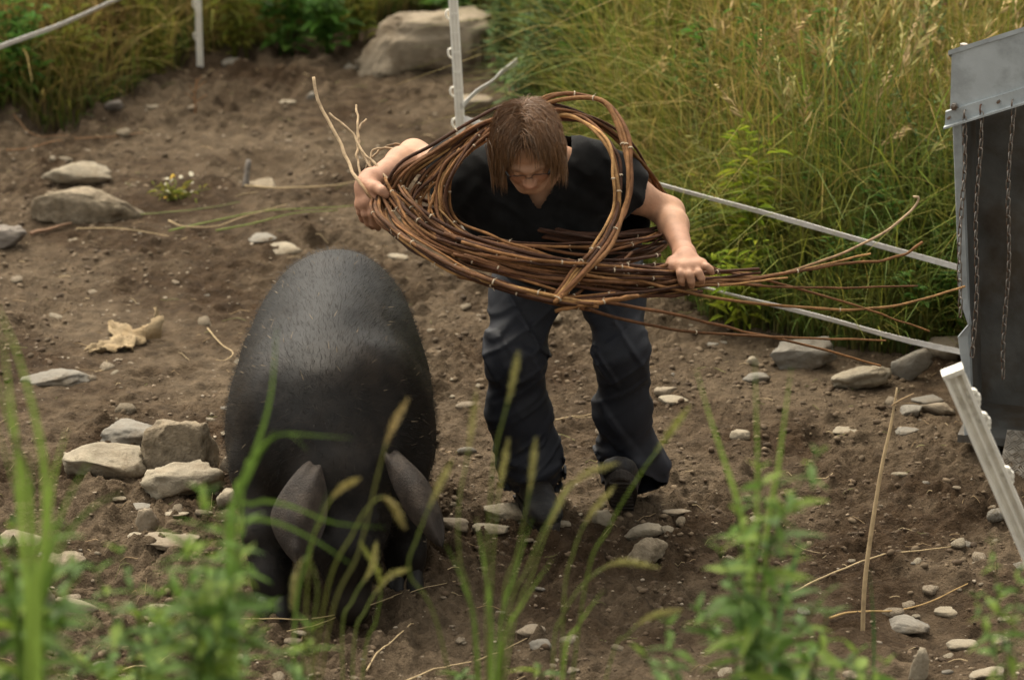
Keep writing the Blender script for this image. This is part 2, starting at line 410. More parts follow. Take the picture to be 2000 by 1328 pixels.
# shoulder blades, spine hollow, neck rolls
for s in (-1, 1): fld.ell(A(s*.105, -.36, .42), (.07, .13, .11), k=.09)
def pn(x, y, z):
    n = .006*fbm(x*6, y*6, z*6, 41, 3)
    roll = .0022*np.sin((y*1.3+z*.8)*75)*sstep(-.40, -.50, y)*sstep(-.66, -.6, y)*sstep(.2, .3, z)
    side = .004*np.sin((y*34)+2*vnoise(x*4, y*4, z*4, 5))*sstep(.16, .22, np.abs(x-XP))*sstep(.5, .35, z)
    return n
fld.noise(pn, .03)
V, Q = fld.mesh(); V = relax(V, Q, 3); PV, PQ = V, Q
obj('body', V, Q, M['pig'], pig)
N = vnormals(V, Q)
# hooves: two toes on each trotter
for fx, fy in ((-.126, -.64), (.182, -.495), (-.13, .18), (.13, .18)):
    mb = MB()
    for s in (-1, 1):
        c = A(fx+s*.018, fy-.008, 0); g = float(gz(c[0], c[1]))-.018
        a = np.linspace(0, 2*np.pi, 9)[:-1]
        rings = []
        for zz, rr, oy in ((-.005, 1.15, -.012), (.02, 1.1, -.008), (.045, .8, .004), (.05, .4, .008)):
            rings.append(np.stack([c[0]+.021*rr*np.cos(a), c[1]+oy+.034*rr*np.sin(a), np.full(8, g+zz)], 1))
        v = np.concatenate(rings); f = [(i*8+j, i*8+(j+1) % 8, (i+1)*8+(j+1) % 8, (i+1)*8+j) for i in range(3) for j in range(8)]+[tuple(range(24, 32))]
        mb.add(v, f)
    mb.build('hoof', M['hoof'], pig, smooth=True)
# ears: thick curved flaps traced row by row, hanging forward over the face
def ear(L, R, Y0, Y1, bulge, thick=.007):
    n = 24; m = 13
    L = spline([(a, b, 0) for a, b in L], n)[:, :2]; R = spline([(a, b, 0) for a, b in R], n)[:, :2]
    front = []; back = []
    for i in range(n):
        t = i/(n-1)
        for j in range(m):
            s = j/(m-1); q = lerp(L[i], R[i], s)
            Y = lerp(Y0, Y1, t**.42)-bulge*(1-(2*s-1)**2)*(.35+.65*math.sin(math.pi*min(1, t*.9+.1)))
            Y += .010*math.sin(7*s+2.5*t)*t+.006*float(vnoise(s*5, t*6, L[0, 0], 3))
            q = q+np.array([3.0*float(vnoise(t*7, s*2, L[0, 0]*.1, 5)), 2.5*float(vnoise(t*3, s*6, L[0, 0]*.1, 6))])*t
            p = P(q[0], q[1], Y); th = thick*(1.6-t)*(1-(2*s-1)**6*.7)
            p = p+np.array([0, 0, 1])*.004*math.sin(9*s+4*t)
            front.append(p); back.append(p+np.array([0, th, -.3*th]))
    v = np.array(front+back); K = n*m; f = []
    for i in range(n-1):
        for j in range(m-1):
            a = i*m+j; q = (a, a+m, a+m+1, a+1); f.append(q[::-1]); f.append(tuple(K+x for x in q))
    for i in range(n-1):
        for j in (0, m-1): a = i*m+j; f.append((a, a+m, K+a+m, K+a))
    for j in range(m-1):
        for i in (0, n-1): a = i*m+j; f.append((a, a+1, K+a+1, K+a))
    return v, f
v, f = ear([(612, 886), (566, 938), (530, 1000), (536, 1045), (560, 1082), (580, 1100)], [(640, 884), (640, 940), (640, 1005), (628, 1045), (608, 1080), (594, 1098)], -.56, -.79, .034, .005)
tag(obj('ear', v, f, M['ear'], pig))
v, f = ear([(745, 880), (764, 945), (793, 1005), (822, 1036), (845, 1058), (858, 1066)], [(776, 880), (832, 932), (858, 985), (866, 1020), (868, 1050), (866, 1068)], -.56, -.775, .034, .005)
obj('ear', v, f, M['ear'], pig)
# short bristles lying on the hide
def bristles(V, N, n, L, wd, cols, seed, ymax=None):
    r = np.random.default_rng(seed)
    i = r.integers(0, len(V), n); p = V[i]+r.normal(0, .004, (n, 3)); nn = N[i]
    d = np.array([0, .75, -.45])+r.normal(0, .25, (n, 3)); d -= nn*(d*nn).sum(1)[:, None]; d /= np.linalg.norm(d, axis=1)[:, None]
    ll = L*r.uniform(.6, 1.5, n)[:, None]
    mid = p+d*ll*.5+nn*.0025; tip = p+d*ll+nn*ll*.22
    sd = np.cross(d, nn)*wd
    v = np.stack([p-sd-nn*.002, p+sd-nn*.002, mid+sd*.8, mid-sd*.8, tip], 1).reshape(-1, 3)
    k = np.arange(n)*5
    f = np.concatenate([np.stack([k, k+1, k+2], 1), np.stack([k, k+2, k+3], 1), np.stack([k+3, k+2, k+4], 1)])
    c = np.asarray(cols)[r.integers(0, len(cols), n)]*r.uniform(.7, 1.3, n)[:, None]
    return v, f, np.repeat(c, 5, 0)
sel = (N[:, 1] < .6) & (V[:, 2] > .1)
v, f, c = bristles(V[sel], N[sel], 22000, .017, .0004, [(.010, .0095, .0095), (.013, .011, .010), (.022, .018, .014)], 3)
tag(obj('bristles', v, f, M['bristle'], pig, c), kind='stuff')
# bits of straw and pale scuffs caught on the back
sel2 = (N[:, 2] > .05) & (V[:, 1] > -.55) & (V[:, 1] < .15)
v, f, c = bristles(V[sel2], N[sel2], 130, .018, .0009, [(.16, .125, .085), (.08, .062, .045)], 5)
v = v + np.repeat(np.array([[0, 0, .004]]), len(v), 0)
tag(obj('straw_flecks', v, f, M['bristle'], pig, c), kind='stuff')

# ------------------------------------------------------------------ person
person = empty('person', P(1130, 985, 0), label='person in black t-shirt and dark trousers bending forward inside the willow hoop', cat='person')
hp, hr = math.radians(38), math.radians(7)
fw = np.array([0, -math.cos(hp), -math.sin(hp)]); up = np.array([0, -math.sin(hp), math.cos(hp)]); rt = np.array([1., 0, 0])
view = nrm(ray(1032, 285))
def rotv(v, ax, a):
    ax = nrm(ax); return v*math.cos(a)+np.cross(ax, v)*math.sin(a)+ax*np.dot(ax, v)*(1-math.cos(a))
rt, fw, up = [rotv(v, view, -hr) for v in (rt, fw, up)]
fw, rt = rotv(fw, up, -.06), rotv(rt, up, -.06)
HR = np.stack([rt, fw, up], 1); HC = P(1030, 287, -.40)
def Hd(x, y, z): return HC+HR@np.array([x, y, z])
SHL, SHR = P(922, 350, -.15), P(1155, 338, -.16)          # shoulder joints (image left, right)
NECK = P(1052, 330, -.19)+np.array([0, 0, .0])
ELL, WRL = P(808, 303, .03), P(724, 352, -.20)
ELR, WRR = P(1306, 415, -.08), P(1337, 498, -.29)
CH = P(1050, 385, -.10); BELLY = P(1085, 420, .08)
fld = Field((-.42, -.60, .60), (.54, .20, 1.22), .0034)
HS = .83
def hell(c, r, k=.02, op='u'): fld.ell(c, np.array(r)*HS, HR, k=k*HS, op=op)
def hcap(a, b, ra, rb=None, k=.02, op='u'): fld.cap(a, b, ra*HS, (rb if rb is not None else ra)*HS, k=k*HS, op=op)
def Hd(x, y, z): return HC+HR@(np.array([x, y, z])*HS)
# head
hell(Hd(0, -.012, .028), (.076, .094, .088), k=.02)
hell(Hd(0, .026, -.04), (.060, .064, .076), k=.03)
hell(Hd(0, .058, -.098), (.027, .026, .022), k=.03)
for s in (-1, 1):
    hell(Hd(s*.036, .052, -.034), (.024, .026, .028), k=.025)
    hcap(Hd(s*.045, .02, -.075), Hd(s*.018, .06, -.100), .022, .02, k=.025)
    hcap(Hd(s*.042, .078, .016), Hd(s*.012, .089, .014), .008, .009, k=.016)
    hell(Hd(s*.031, .101, -.002), (.017, .014, .011), k=.010, op='s')
    hell(Hd(s*.031, .079, -.004), (.014, .0125, .012), k=.006)
    hell(Hd(s*.078, -.006, -.016), (.009, .020, .030), k=.010)
hcap(Hd(0, .088, .004), Hd(0, .107, -.034), .0065, .0115, k=.014)
for s in (-1, 1): hell(Hd(s*.012, .097, -.039), (.0085, .011, .008), k=.008)
hcap(Hd(-.018, .083, -.064), Hd(.018, .083, -.064), .0075, k=.009)
hcap(Hd(-.015, .081, -.075), Hd(.015, .081, -.075), .008, k=.008)
hcap(Hd(-.021, .092, -.0695), Hd(.021, .092, -.0695), .003, k=.004, op='s')
# neck, torso
fld.cap(Hd(0, -.03, -.06), NECK+np.array([0, .03, -.01]), .056, .062, k=.03)
fld.cap(NECK+np.array([0, .03, -.02]), CH, .07, .115, k=.05)
fld.cap(CH+np.array([-.06, 0, 0]), CH+np.array([.06, 0, 0]), .10, .10, k=.05)
fld.cap(SHL, SHR, .050, .050, k=.05)
fld.cap(CH, BELLY, .12, .12, k=.05)
# arms
def arm(S, E, W, s):
    m = lerp(S, E, .55)
    fld.chain([S, m, E], [.047, .038, .034], k=.03)
    fm = lerp(E, W, .30)
    fld.chain([E, fm, W], [.033, .033, .0225], k=.025)
    fld.ell(E+nrm(E-lerp(S, W, .5))*.008, (.027, .027, .027), k=.015)
arm(SHL, ELL, WRL, -1); arm(SHR, ELR, WRR, 1)
# hands: palm, four fingers of three joints, thumb
def px(pts): return [P(*p) for p in pts]
def hand(W, palm, fingers, thumb):
    fld.cap(W, palm[0], .026, .026, k=.02)
    for q in palm[1]: fld.cap(palm[0], q, .020, .0125, k=.016)
    for j in range(len(palm[1])-1): fld.cap(palm[1][j], palm[1][j+1], .0125, k=.012)
    for fpts, r in fingers: fld.chain(fpts, [r, r*.95, r*.88, r*.74][:len(fpts)], k=.0055)
    fld.chain(thumb, [.016, .0125, .0105, .0085][:len(thumb)], k=.010)
kl = px([(716, 372, -.245), (708, 386, -.235), (703, 398, -.222), (701, 406, -.205)])
HL = P(718, 362, -.222)
hand(WRL, (P(716, 365, -.22), [P(738, 382, -.262), P(725, 391, -.255), P(712, 397, -.243), P(704, 399, -.225)]),
     [(px([(738, 382, -.262), (741, 408, -.272), (741, 428, -.255), (746, 440, -.235)]), .0102),
      (px([(725, 391, -.255), (727, 416, -.265), (731, 437, -.245), (739, 446, -.225)]), .0104),
      (px([(712, 397, -.243), (713, 418, -.25), (719, 436, -.232), (728, 444, -.212)]), .0098),
      (px([(704, 399, -.225), (703, 414, -.228), (708, 428, -.213), (716, 436, -.198)]), .0088)],
     px([(722, 364, -.235), (735, 366, -.272), (746, 373, -.29), (755, 382, -.295)]))
hand(WRR, (P(1339, 508, -0.335), [P(1326, 521, -0.380), P(1342, 523, -0.385), P(1357, 522, -0.380), P(1370, 517, -0.365)]),
     [(px([(1326, 521, -0.380), (1329, 535, -0.407), (1331, 547, -0.407), (1332, 557, -0.397)]), .0098),
      (px([(1342, 523, -0.385), (1347, 537, -0.413), (1350, 549, -0.413), (1351, 559, -0.401)]), .0100),
      (px([(1357, 522, -0.380), (1365, 533, -0.405), (1370, 543, -0.407), (1372, 551, -0.397)]), .0095),
      (px([(1370, 517, -0.365), (1381, 521, -0.385), (1388, 527, -0.387), (1391, 534, -0.381)]), .0084)],
     px([(1325, 507, -0.340), (1313, 512, -0.357), (1309, 519, -0.370), (1311, 528, -0.375)]))
V, Q = fld.mesh(); V = relax(V, Q, 1, .5)
loc = (V-HC)@HR/HS
skin = np.array([.385, .212, .130]); col = np.tile(skin, (len(V), 1))
col *= (1+.10*fbm(V[:, 0]*30, V[:, 1]*30, V[:, 2]*30, 9, 3))[:, None]
def paint(c, r, color, amt):
    d = (((loc-np.array(c))/np.array(r))**2).sum(1); wgt = (np.exp(-d*1.2)*amt)[:, None]; col[:] = col*(1-wgt)+np.array(color)*wgt
for s in (-1, 1):
    paint((s*.03, .092, .018), (.018, .014, .0045), (.13, .07, .045), .8)
    paint((s*.031, .093, -.010), (.015, .012, .0035), (.09, .05, .04), .85)
    paint((s*.036, .08, -.035), (.024, .03, .02), (.56, .24, .17), .35)
paint((0, .092, -.066), (.024, .014, .004), (.42, .16, .13), .75)
paint((0, .090, -.075), (.019, .014, .005), (.44, .18, .14), .75)
paint((0, .108, -.034), (.014, .02, .014), (.58, .25, .18), .45)
for W in (WRL, WRR):
    d = np.linalg.norm(V-W, axis=1); wgt = (.5*sstep(.16, .07, d))[:, None]; col[:] = col*(1-wgt)+np.array([.36, .175, .115])*wgt
obj('body', V, Q, M['skin'], person, col)

# shirt
fld = Field((-.34, -.42, .52), (.42, .26, 1.16), .0055)
fld.cap(SHL+[.01, 0, 0], SHR-[.01, 0, 0], .066, .066, k=.05)
fld.cap(NECK+np.array([0, .04, -.03]), CH, .082, .13, k=.06)
fld.cap(CH+np.array([-.065, 0, 0]), CH+np.array([.065, 0, 0]), .122, .122, k=.06)
fld.cap(CH+np.array([-.02, -.02, -.04]), BELLY+np.array([0, -.02, -.05]), .135, .145, k=.06)
fld.cap(P(985, 415, -.02), P(1195, 425, -.02), .08, .09, k=.06)
fld.chain([SHL, lerp(SHL, ELL, .30), lerp(SHL, ELL, .75)], [.064, .060, .062], k=.05)
fld.chain([SHR, lerp(SHR, ELR, .3), lerp(SHR, ELR, .62)], [.068, .064, .060], k=.05)
def sn(x, y, z):
    q = np.abs(fbm(x*7+z*4, y*6, z*10+x*5, 61, 3)); r2 = np.abs(fbm(x*16-z*9, y*9, z*14, 71, 2))
    return -.014*(.42-q)*1.2-.005*(.4-r2)
fld.noise(sn, .05)
V, Q = fld.mesh(); V = relax(V, Q, 2)
keep = np.full(len(V), -1.)
for S, E, t in ((SHL, ELL, .45), (SHR, ELR, .52)):
    d = E-S; L = np.linalg.norm(d); d = d/L; s = (V-S)@d-t*L; rad = np.linalg.norm((V-S)-((V-S)@d)[:, None]*d, axis=1)
    keep = np.maximum(keep, np.where(rad < .10, s, -1))
# V neckline: opening in the plane seen from the front of the chest
vt = P(1052, 422, -.30); ntp = P(1052, 335, -.30)
upn = nrm(ntp-vt); xn = np.array([1., 0, 0]); zz = (V-vt)@upn; xx = np.abs((V-vt)@xn)
kv = np.minimum(zz-xx*1.55, .078+.0*zz-xx); kv = np.where(V[:, 1] < -.10, kv, -1)
nb = .060-np.linalg.norm((V-(NECK+np.array([0, .01, .03])))*np.array([1, .9, 1.0]), axis=1)
keep = np.maximum(keep, np.maximum(kv, nb))
hip = P(1100, 420, .12); ax = nrm(BELLY-NECK)
keep = np.maximum(keep, (V-BELLY)@ax-.10)
V, Q = clip_mesh(V, Q, keep)
o = obj('shirt', V, Q, M['shirt'], person); sm = o.modifiers.new('s', 'SOLIDIFY'); sm.thickness = .003; sm.offset = -1

# trousers
fld = Field((-.24, -.34, -.02), (.46, .44, 1.0), .0046)
HPL, HPR = P(1055, 440, .16), P(1170, 440, .16)
fld.ell((HPL+HPR)/2+np.array([0, .03, .06]), (.175, .135, .13), k=.05)
LA = [HPL, P(1026, 575, .02), P(1006, 695, -.07), P(1010, 800, -.03), P(1032, 890, -.005), P(1042, 945, .01)]
LB = [HPR, P(1197, 575, .03), P(1214, 690, -.07), P(1217, 800, -.015), P(1228, 880, .03), P(1236, 930, .06)]
fld.chain(LA, [.105, .080, .066, .068, .068, .060], k=.04)
fld.chain(LB, [.100, .071, .059, .060, .066, .070], k=.04)
fld.ell((P(1038, 905, -.02)), (.062, .075, .05), k=.03)
fld.ell((P(1240, 908, .07)), (.072, .080, .06), k=.03)
def tn(x, y, z):
    leg = np.where(x < .125, 0., 3.1)
    q = fbm(x*7+leg, y*7, z*9+(x*9), 81, 3); rr = 1-np.abs(fbm(x*3.5+leg+y*2.5, y*4, z*9+x*9, 91, 2))*2.6
    low = sstep(.42, .05, z)*.7+.5+.5*np.exp(-((z-.46)/.09)**2)
    stack = np.sin(z*120+8*vnoise(x*7+leg, y*7, z*5, 95)+x*22)*sstep(.26, .06, z)
    r2 = 1-np.abs(fbm(x*9-z*6+leg, y*8, z*22-x*13, 97, 2))*2.6
    cr = np.clip(1-np.abs(fbm(x*3.2+leg+y*2.5, y*4, z*8+x*12, 93, 2))*4.5, 0, 1); c2_ = np.clip(1-np.abs(fbm(x*5-z*9+leg, y*5, z*13-x*9, 99, 2))*4.5, 0, 1)
    return -.0015*q-.0095*cr*low-.0060*c2_*low-.0035*stack
fld.noise(tn, .05)
V, Q = fld.mesh(); V = relax(V, Q, 1)
wob = .008*vnoise(V[:, 0]*25, V[:, 1]*25, 0, 6)
keep = np.where(V[:, 0] < .125, P(1040, 958, .0)[2]-V[:, 2]-.25*(V[:, 1])+wob, P(1236, 945, .04)[2]-V[:, 2]-.75*(V[:, 1]-.04)+wob)
V, Q = clip_mesh(V, Q, keep)
o = obj('trousers', V, Q, M['trouser'], person); sm = o.modifiers.new('s', 'SOLIDIFY'); sm.thickness = .003; sm.offset = -1

# shoes: upper grown as one surface, sole as a sub-part, laces
def shoe(heel, R, name='shoe'):
    """local: x right, y toe, z up; R columns = local axes"""
    T = lambda x, y, z: heel+R@np.array([x, y, z])
    pts = np.array([T(a, b, c) for a in (-.07, .07) for b in (-.06, .27) for c in (-.04, .18)])
    f = Field(pts.min(0), pts.max(0), .005)
    f.ell(T(0, .03, .055), (.036, .05, .05), R, k=.02)
    f.ell(T(0, .10, .045), (.040, .075, .042), R, k=.03)
    f.ell(T(.004, .185, .030), (.044, .055, .034), R, k=.03)
    f.cap(T(0, .03, .08), T(0, .015, .15), .044, .045, k=.03)
    f.noise(lambda x, y, z: .0025*fbm(x*40, y*40, z*40, 3, 2), .02)
    v, q = f.mesh(); v = relax(v, q, 1)
    L = (v-heel)@R; L[:, 2] = np.maximum(L[:, 2], .012); v = heel+L@R.T
    s = obj(name, v, q, M['shoe'], person)
    mb = MB(); n = 24; a = np.linspace(0, 2*np.pi, n+1)[:-1]; rings = []
    for z, g in ((-.008, .97), (-.004, 1.0), (.012, 1.01), (.018, .98)):
        y = .092+.152*np.sin(a)*g; wd = .036+.010*sstep(.05, .2, y); x = np.cos(a)*wd*g*np.clip(1.15-np.abs(np.sin(a))**4*.25, 0, 1)
        rings.append(np.array([T(i, j, z) for i, j in zip(x, y)]))
    v = np.concatenate(rings); fc = [(i*n+j, i*n+(j+1) % n, (i+1)*n+(j+1) % n, (i+1)*n+j) for i in range(3) for j in range(n)]+[tuple(range(n))[::-1], tuple(range(3*n, 4*n))]
    mb.add(v, fc)
    for j in range(9):
        mb.box(T(0, -.03+j*.03, -.010), (.055, .014, .006), R)
    mb.build('sole', M['sole'], s)
    mb = MB()
    for j in range(4):
        y = .075+j*.025; z = .094-j*.009
        mb.tube([T(-.025, y, z-.014), T(0, y+.008, z), T(.025, y+.004, z-.014)], .0028, 5)
    mb.build('laces', M['shoe'], s)
def axes(yaw, pitch):
    f = np.array([math.sin(yaw)*math.cos(pitch), -math.cos(yaw)*math.cos(pitch), math.sin(pitch)]); r = nrm(np.cross(f, [0, 0, 1.])); return np.stack([r, f, np.cross(r, f)], 1)
h = P(1030, 940, .02); h[2] = gz(h[0], h[1])+.012
shoe(h, axes(math.radians(14), math.radians(0)))
h = P(1216, 985, .0); h[1] = -.0; h[2] = gz(h[0], h[1])+.016
shoe(h, axes(math.radians(-3), math.radians(38)))

# hair: every strand starts on the scalp, is combed off the parting and hangs with gravity
def hair():
    n = 10000; r = np.random.default_rng(12)
    cc = np.array([0, -.012, .028]); rr = np.array([.076, .094, .088])+.004
    u = r.normal(0, 1, (n*4, 3)); u /= np.linalg.norm(u, axis=1)[:, None]
    # scalp: behind the hairline, above the ears
    hl = u[:, 1] < .62+.28*np.clip(u[:, 2], 0, 1)-.9*np.clip(-u[:, 2]+.1, 0, 1)-.10*np.abs(u[:, 0])-.05
    u = u[hl & (u[:, 2] > -.55)][:n]; n = len(u)
    p = cc+u*rr
    g = HR.T@np.array([0, 0, -1.])
    side = np.where(p[:, 0]+.004+r.normal(0, .010, n) > 0, 1., -1.)[:, None]
    d = np.concatenate([side*1.0, np.full((n, 1), .24), np.full((n, 1), .10)], 1)+r.normal(0, .14, (n, 3))
    fr_ = (u[:, 1] > .25)[:, None]; d = np.where(fr_, np.concatenate([side*1.7, np.full((n, 1), .12), np.full((n, 1), .15)], 1)+r.normal(0, .16, (n, 3)), d)
    back = (u[:, 1] < -.25)[:, None]
    d = np.where(back, np.concatenate([side*.6, np.full((n, 1), .05), np.full((n, 1), -.5)], 1)+r.normal(0, .2, (n, 3)), d)
    nn = u.copy(); d -= nn*(d*nn).sum(1)[:, None]*.8; d /= np.linalg.norm(d, axis=1)[:, None]
    K = 13; Lh = r.uniform(.062, .140, n)[:, None]; Lh = np.where(back, Lh*.75, Lh); Lh = np.where((u[:, 1] > .35)[:, None], Lh*.72, Lh)
    Lh = np.where((np.abs(u[:, 0]) > .3)[:, None] & ~back, Lh*1.12, Lh)
    off = r.uniform(.002, .022, n)[:, None]; st = Lh/(K-1); pts = [p]
    clump = vnoise(u[:, 0]*9, u[:, 1]*9, u[:, 2]*9, 3)[:, None]
    lim = r.uniform(.066, .108, n)
    fly = np.where(r.random((n, 1)) < .10, .12, .03)
    for k in range(K-1):
        t = k/(K-1)
        d = d+g[None]*(.15+.50*t)+r.normal(0, 1, (n, 3))*fly; d[:, 0:1] += .03*clump
        q = pts[-1]+st*d/np.linalg.norm(d, axis=1)[:, None]
        e = (q-cc)/(rr+off*(.35+1.2*t)); le = np.linalg.norm(e, axis=1)[:, None]
        q = np.where(le < 1, cc+(q-cc)/le, q)
        fc = np.array([0, .03, -.04]); fr = np.array([.061, .064, .085]); e = (q-fc)/fr; le = np.linalg.norm(e, axis=1)[:, None]
        q = np.where(le < 1, fc+(q-fc)/le, q)
        ax_ = np.abs(q[:, 0]); q[:, 0] = np.sign(q[:, 0])*np.where(ax_ > lim, lim+.55*(ax_-lim), ax_)
        d = (q-pts[-1])/np.linalg.norm(q-pts[-1], axis=1)[:, None]; pts.append(q)
    S = np.stack(pts, 1)                                     # n,K,3 local
    W = HC+HS*S@HR.T
    T = np.gradient(W, axis=1); T /= np.linalg.norm(T, axis=2)[..., None]
    a = np.cross(T, view[None, None]); a /= np.linalg.norm(a, axis=2)[..., None]+1e-9; b = np.cross(T, a)
    rad = (.0006*np.array([.8]+[1.]*(K-4)+[.8, .5, .15]))[None, :, None]
    V = np.stack([W+rad*a, W+rad*(-.5*a+.87*b), W+rad*(-.5*a-.87*b)], 2).reshape(-1, 3)
    base = (np.arange(n)*K*3)[:, None, None]+(np.arange(K-1)*3)[None, :, None]
    Fq = []
    for j in range(3):
        k = (j+1) % 3; Fq.append(np.stack([base+j, base+k, base+3+k, base+3+j], -1).reshape(-1, 4))
    tone = (.75+.40*(.5+.5*clump)+r.normal(0, .12, (n, 1)))
    c = np.array([.145, .070, .029])*tone; gr = r.random((n, 1)) < .06; c = np.where(gr, np.array([.20, .14, .095]), c)
    return V, np.concatenate(Fq), np.repeat(c, K*3, 0)
v, f, c = hair()
hairo = obj('hair', v, f, M['hair'], person, c)
# under-layer so that no scalp shines through: an offset shell of the skull behind the hairline
fl = Field(HC-.13, HC+.13, .005); fl.ell(Hd(0, -.012, .028), np.array([.081, .099, .093])*HS, HR, k=.01)
v, q = fl.mesh(); L = (v-HC)@HR/HS; u = (L-[0, -.012, .028])/np.array([.081, .099, .093])
kp = u[:, 1]-(.60+.28*np.clip(u[:, 2], 0, 1)-.9*np.clip(-u[:, 2]+.1, 0, 1)-.22*np.abs(u[:, 0])); kp = np.maximum(kp*.09, (-.5-u[:, 2])*.09)
v, q = clip_mesh(v, q, kp)
obj('hair_underlayer', v, q, M['scalp'], hairo)
# glasses
mb = MB()
for s in (-1, 1):
    a = np.linspace(0, 2*np.pi, 17)
    mb.tube([Hd(s*.032+.023*math.cos(t), .104-.006*abs(math.cos(t)), -.004+.016*math.sin(t)) for t in a[:9]], .0009, 5)
    mb.tube([Hd(s*.055, .098, .002), Hd(s*.074, .06, .004), Hd(s*.080, -.002, .0)], .0034, 5)
mb.tube([Hd(-.010, .104, 0), Hd(0, .108, .003), Hd(.010, .104, 0)], .001, 5)
mb.build('glasses', M['frame'], person, smooth=True)
# ------------------------------------------------------------------ willow hoop
hoop = empty('willow_hoop', P(1040, 480, -.40), label='open hoop frame of tied brown willow rods held around the bending person', cat='willow frame')
DK, MD, LT, TN, PL = (.055, .023, .012), (.120, .053, .023), (.200, .096, .038), (.30, .165, .066), (.44, .32, .20)
rods = []
def rod(pts, r0=.0066, r1=.005, c0=MD, c1=None, n=46, jit=.004, ties=0, tip=.2):
    k_ = .64*rng.uniform(.78, 1.22); r0 *= k_; r1 *= k_; ties = int(ties*.4+rng.random())
    pts = np.array([P(*p) for p in pts])+rng.normal(0, jit, (len(pts), 3))
    s = spline(pts, n)
    tt = np.linspace(0, 1, n)
    s = s+.0030*np.stack([vnoise(tt*14, len(rods)*3.7, k*9.1, 4) for k in range(3)], 1)
    rr = lerp(r0, r1, tt)*(1+.10*(np.abs(np.sin(tt*np.pi*(4+len(rods) % 3)+len(rods)))>.985))
    v, f = tube(s, rr, 8)
    c0 = np.array(c0)*rng.uniform(.75, 1.25); c1 = c0 if c1 is None else np.array(c1)
    c = lerp(c0[None], c1[None], sstep(tip, 1., tt)[:, None]); c = c*(1+.25*vnoise(tt*20, len(rods)*1.7, 0, 8))[:, None]
    obj('rod', v, f, M['rod'], hoop, np.repeat(c, 8, 0))
    rods.append((s, rr, ties))
def bundle(pts, cnt, spread, cols, **k):
    pts = np.array(pts, float)
    for i in range(int(cnt*1.5+.5)):
        o = rng.normal(0, 1, 3)*np.array([spread, spread, spread*.0016])
        ph = rng.uniform(0, 6); q = pts.copy()
        m = np.linspace(0, 1, len(q))
        q[:, 0] += o[0]+spread*.6*np.sin(m*5+ph); q[:, 1] += o[1]+spread*.8*np.cos(m*4+ph); q[:, 2] += o[2]
        rod([tuple(a) for a in q], c0=cols[i % len(cols)], **k)
# big ring: left hand, over the upper back, down the right side behind the arm
bundle([(748, 405, -.27), (785, 335, -.28), (850, 296, -.27), (930, 248, -.23), (1000, 222, -.17), (1090, 216, -.15), (1165, 236, -.14), (1222, 285, -.13), (1268, 345, -.04), (1300, 400, .05), (1306, 450, .0), (1276, 484, -.10), (1220, 505, -.22), (1150, 530, -.38)], 5, 5, [MD, LT, DK, MD, LT], r0=.0068, r1=.0056, ties=6, n=70)
# outer lower edge, bowed towards the pig
bundle([(735, 385, -.26), (742, 425, -.36), (800, 472, -.47), (880, 520, -.55), (970, 555, -.60), (1070, 583, -.62), (1160, 598, -.60)], 5, 4.5, [MD, TN, DK, LT, MD], r0=.0068, r1=.006, ties=6)
bundle([(752, 375, -.27), (790, 432, -.40), (860, 480, -.48), (960, 512, -.52), (1080, 540, -.54), (1230, 556, -.48), (1350, 552, -.34), (1480, 543, -.25)], 5, 7, [DK, MD, LT, DK, MD], r0=.0070, r1=.0055, ties=6, n=60)
bundle([(770, 352, -.22), (800, 400, -.36), (870, 452, -.43), (980, 490, -.47), (1100, 518, -.48), (1230, 540, -.42), (1350, 545, -.32)], 4, 8, [MD, DK, MD, LT], r0=.0066, r1=.0055, ties=5)
# inner ovals round the right arm and shoulder
bundle([(1010, 232, -.17), (940, 268, -.26), (888, 325, -.32), (868, 385, -.35), (888, 438, -.37), (950, 474, -.42), (1060, 508, -.45), (1190, 530, -.42)], 4, 5, [LT, MD, DK, LT], r0=.0058, r1=.005, ties=7, n=60)
bundle([(985, 238, -.18), (900, 285, -.27), (838, 345, -.30), (806, 398, -.34), (832, 442, -.40), (920, 492, -.46), (1050, 530, -.50), (1130, 548, -.50)], 4, 6, [MD, DK, LT, MD], r0=.0058, r1=.005, ties=6, n=60)
rod([(885, 330, -.31), (845, 360, -.32), (822, 400, -.34), (815, 430, -.38)], ties=2, c0=LT, r0=.005)
rod([(860, 350, -.31), (840, 385, -.34), (842, 425, -.38), (880, 460, -.43)], ties=2, c0=LT, r0=.005)
rod([(750, 350, -.30), (775, 395, -.36), (820, 450, -.44), (890, 500, -.50)], ties=2, c0=LT, r0=.0058)
rod([(770, 370, -.31), (800, 410, -.37), (850, 455, -.44), (930, 495, -.50)], ties=3, c0=LT, r0=.0062)
# upright loop on the right, crossing the front bundle
bundle([(1010, 222, -.16), (1075, 196, -.14), (1135, 188, -.14), (1182, 206, -.17), (1214, 262, -.24), (1224, 330, -.31), (1216, 405, -.37), (1186, 474, -.46), (1132, 542, -.56), (1080, 592, -.63)], 2, 3, [LT, MD], r0=.0076, r1=.0072, ties=8, n=64)
bundle([(1080, 228, -.16), (1140, 238, -.19), (1190, 285, -.27), (1206, 345, -.33), (1203, 405, -.37), (1178, 470, -.45), (1128, 536, -.55), (1088, 580, -.62)], 3, 4, [MD, TN, DK], r0=.0064, r1=.006, ties=6, n=60)
# dark rods at the back of the frame, below the chest
bundle([(800, 412, -.22), (880, 425, -.16), (970, 438, -.20), (1090, 462, -.27), (1200, 470, -.24), (1290, 458, -.12)], 6, 7, [DK, (.05, .025, .016), DK], r0=.0068, r1=.0056, ties=2)
bundle([(940, 470, -.33), (1040, 483, -.36), (1160, 490, -.36), (1250, 480, -.30), (1298, 455, -.14), (1302, 420, -.06)], 3, 5, [DK, MD, LT], r0=.0062, r1=.0054, ties=4)
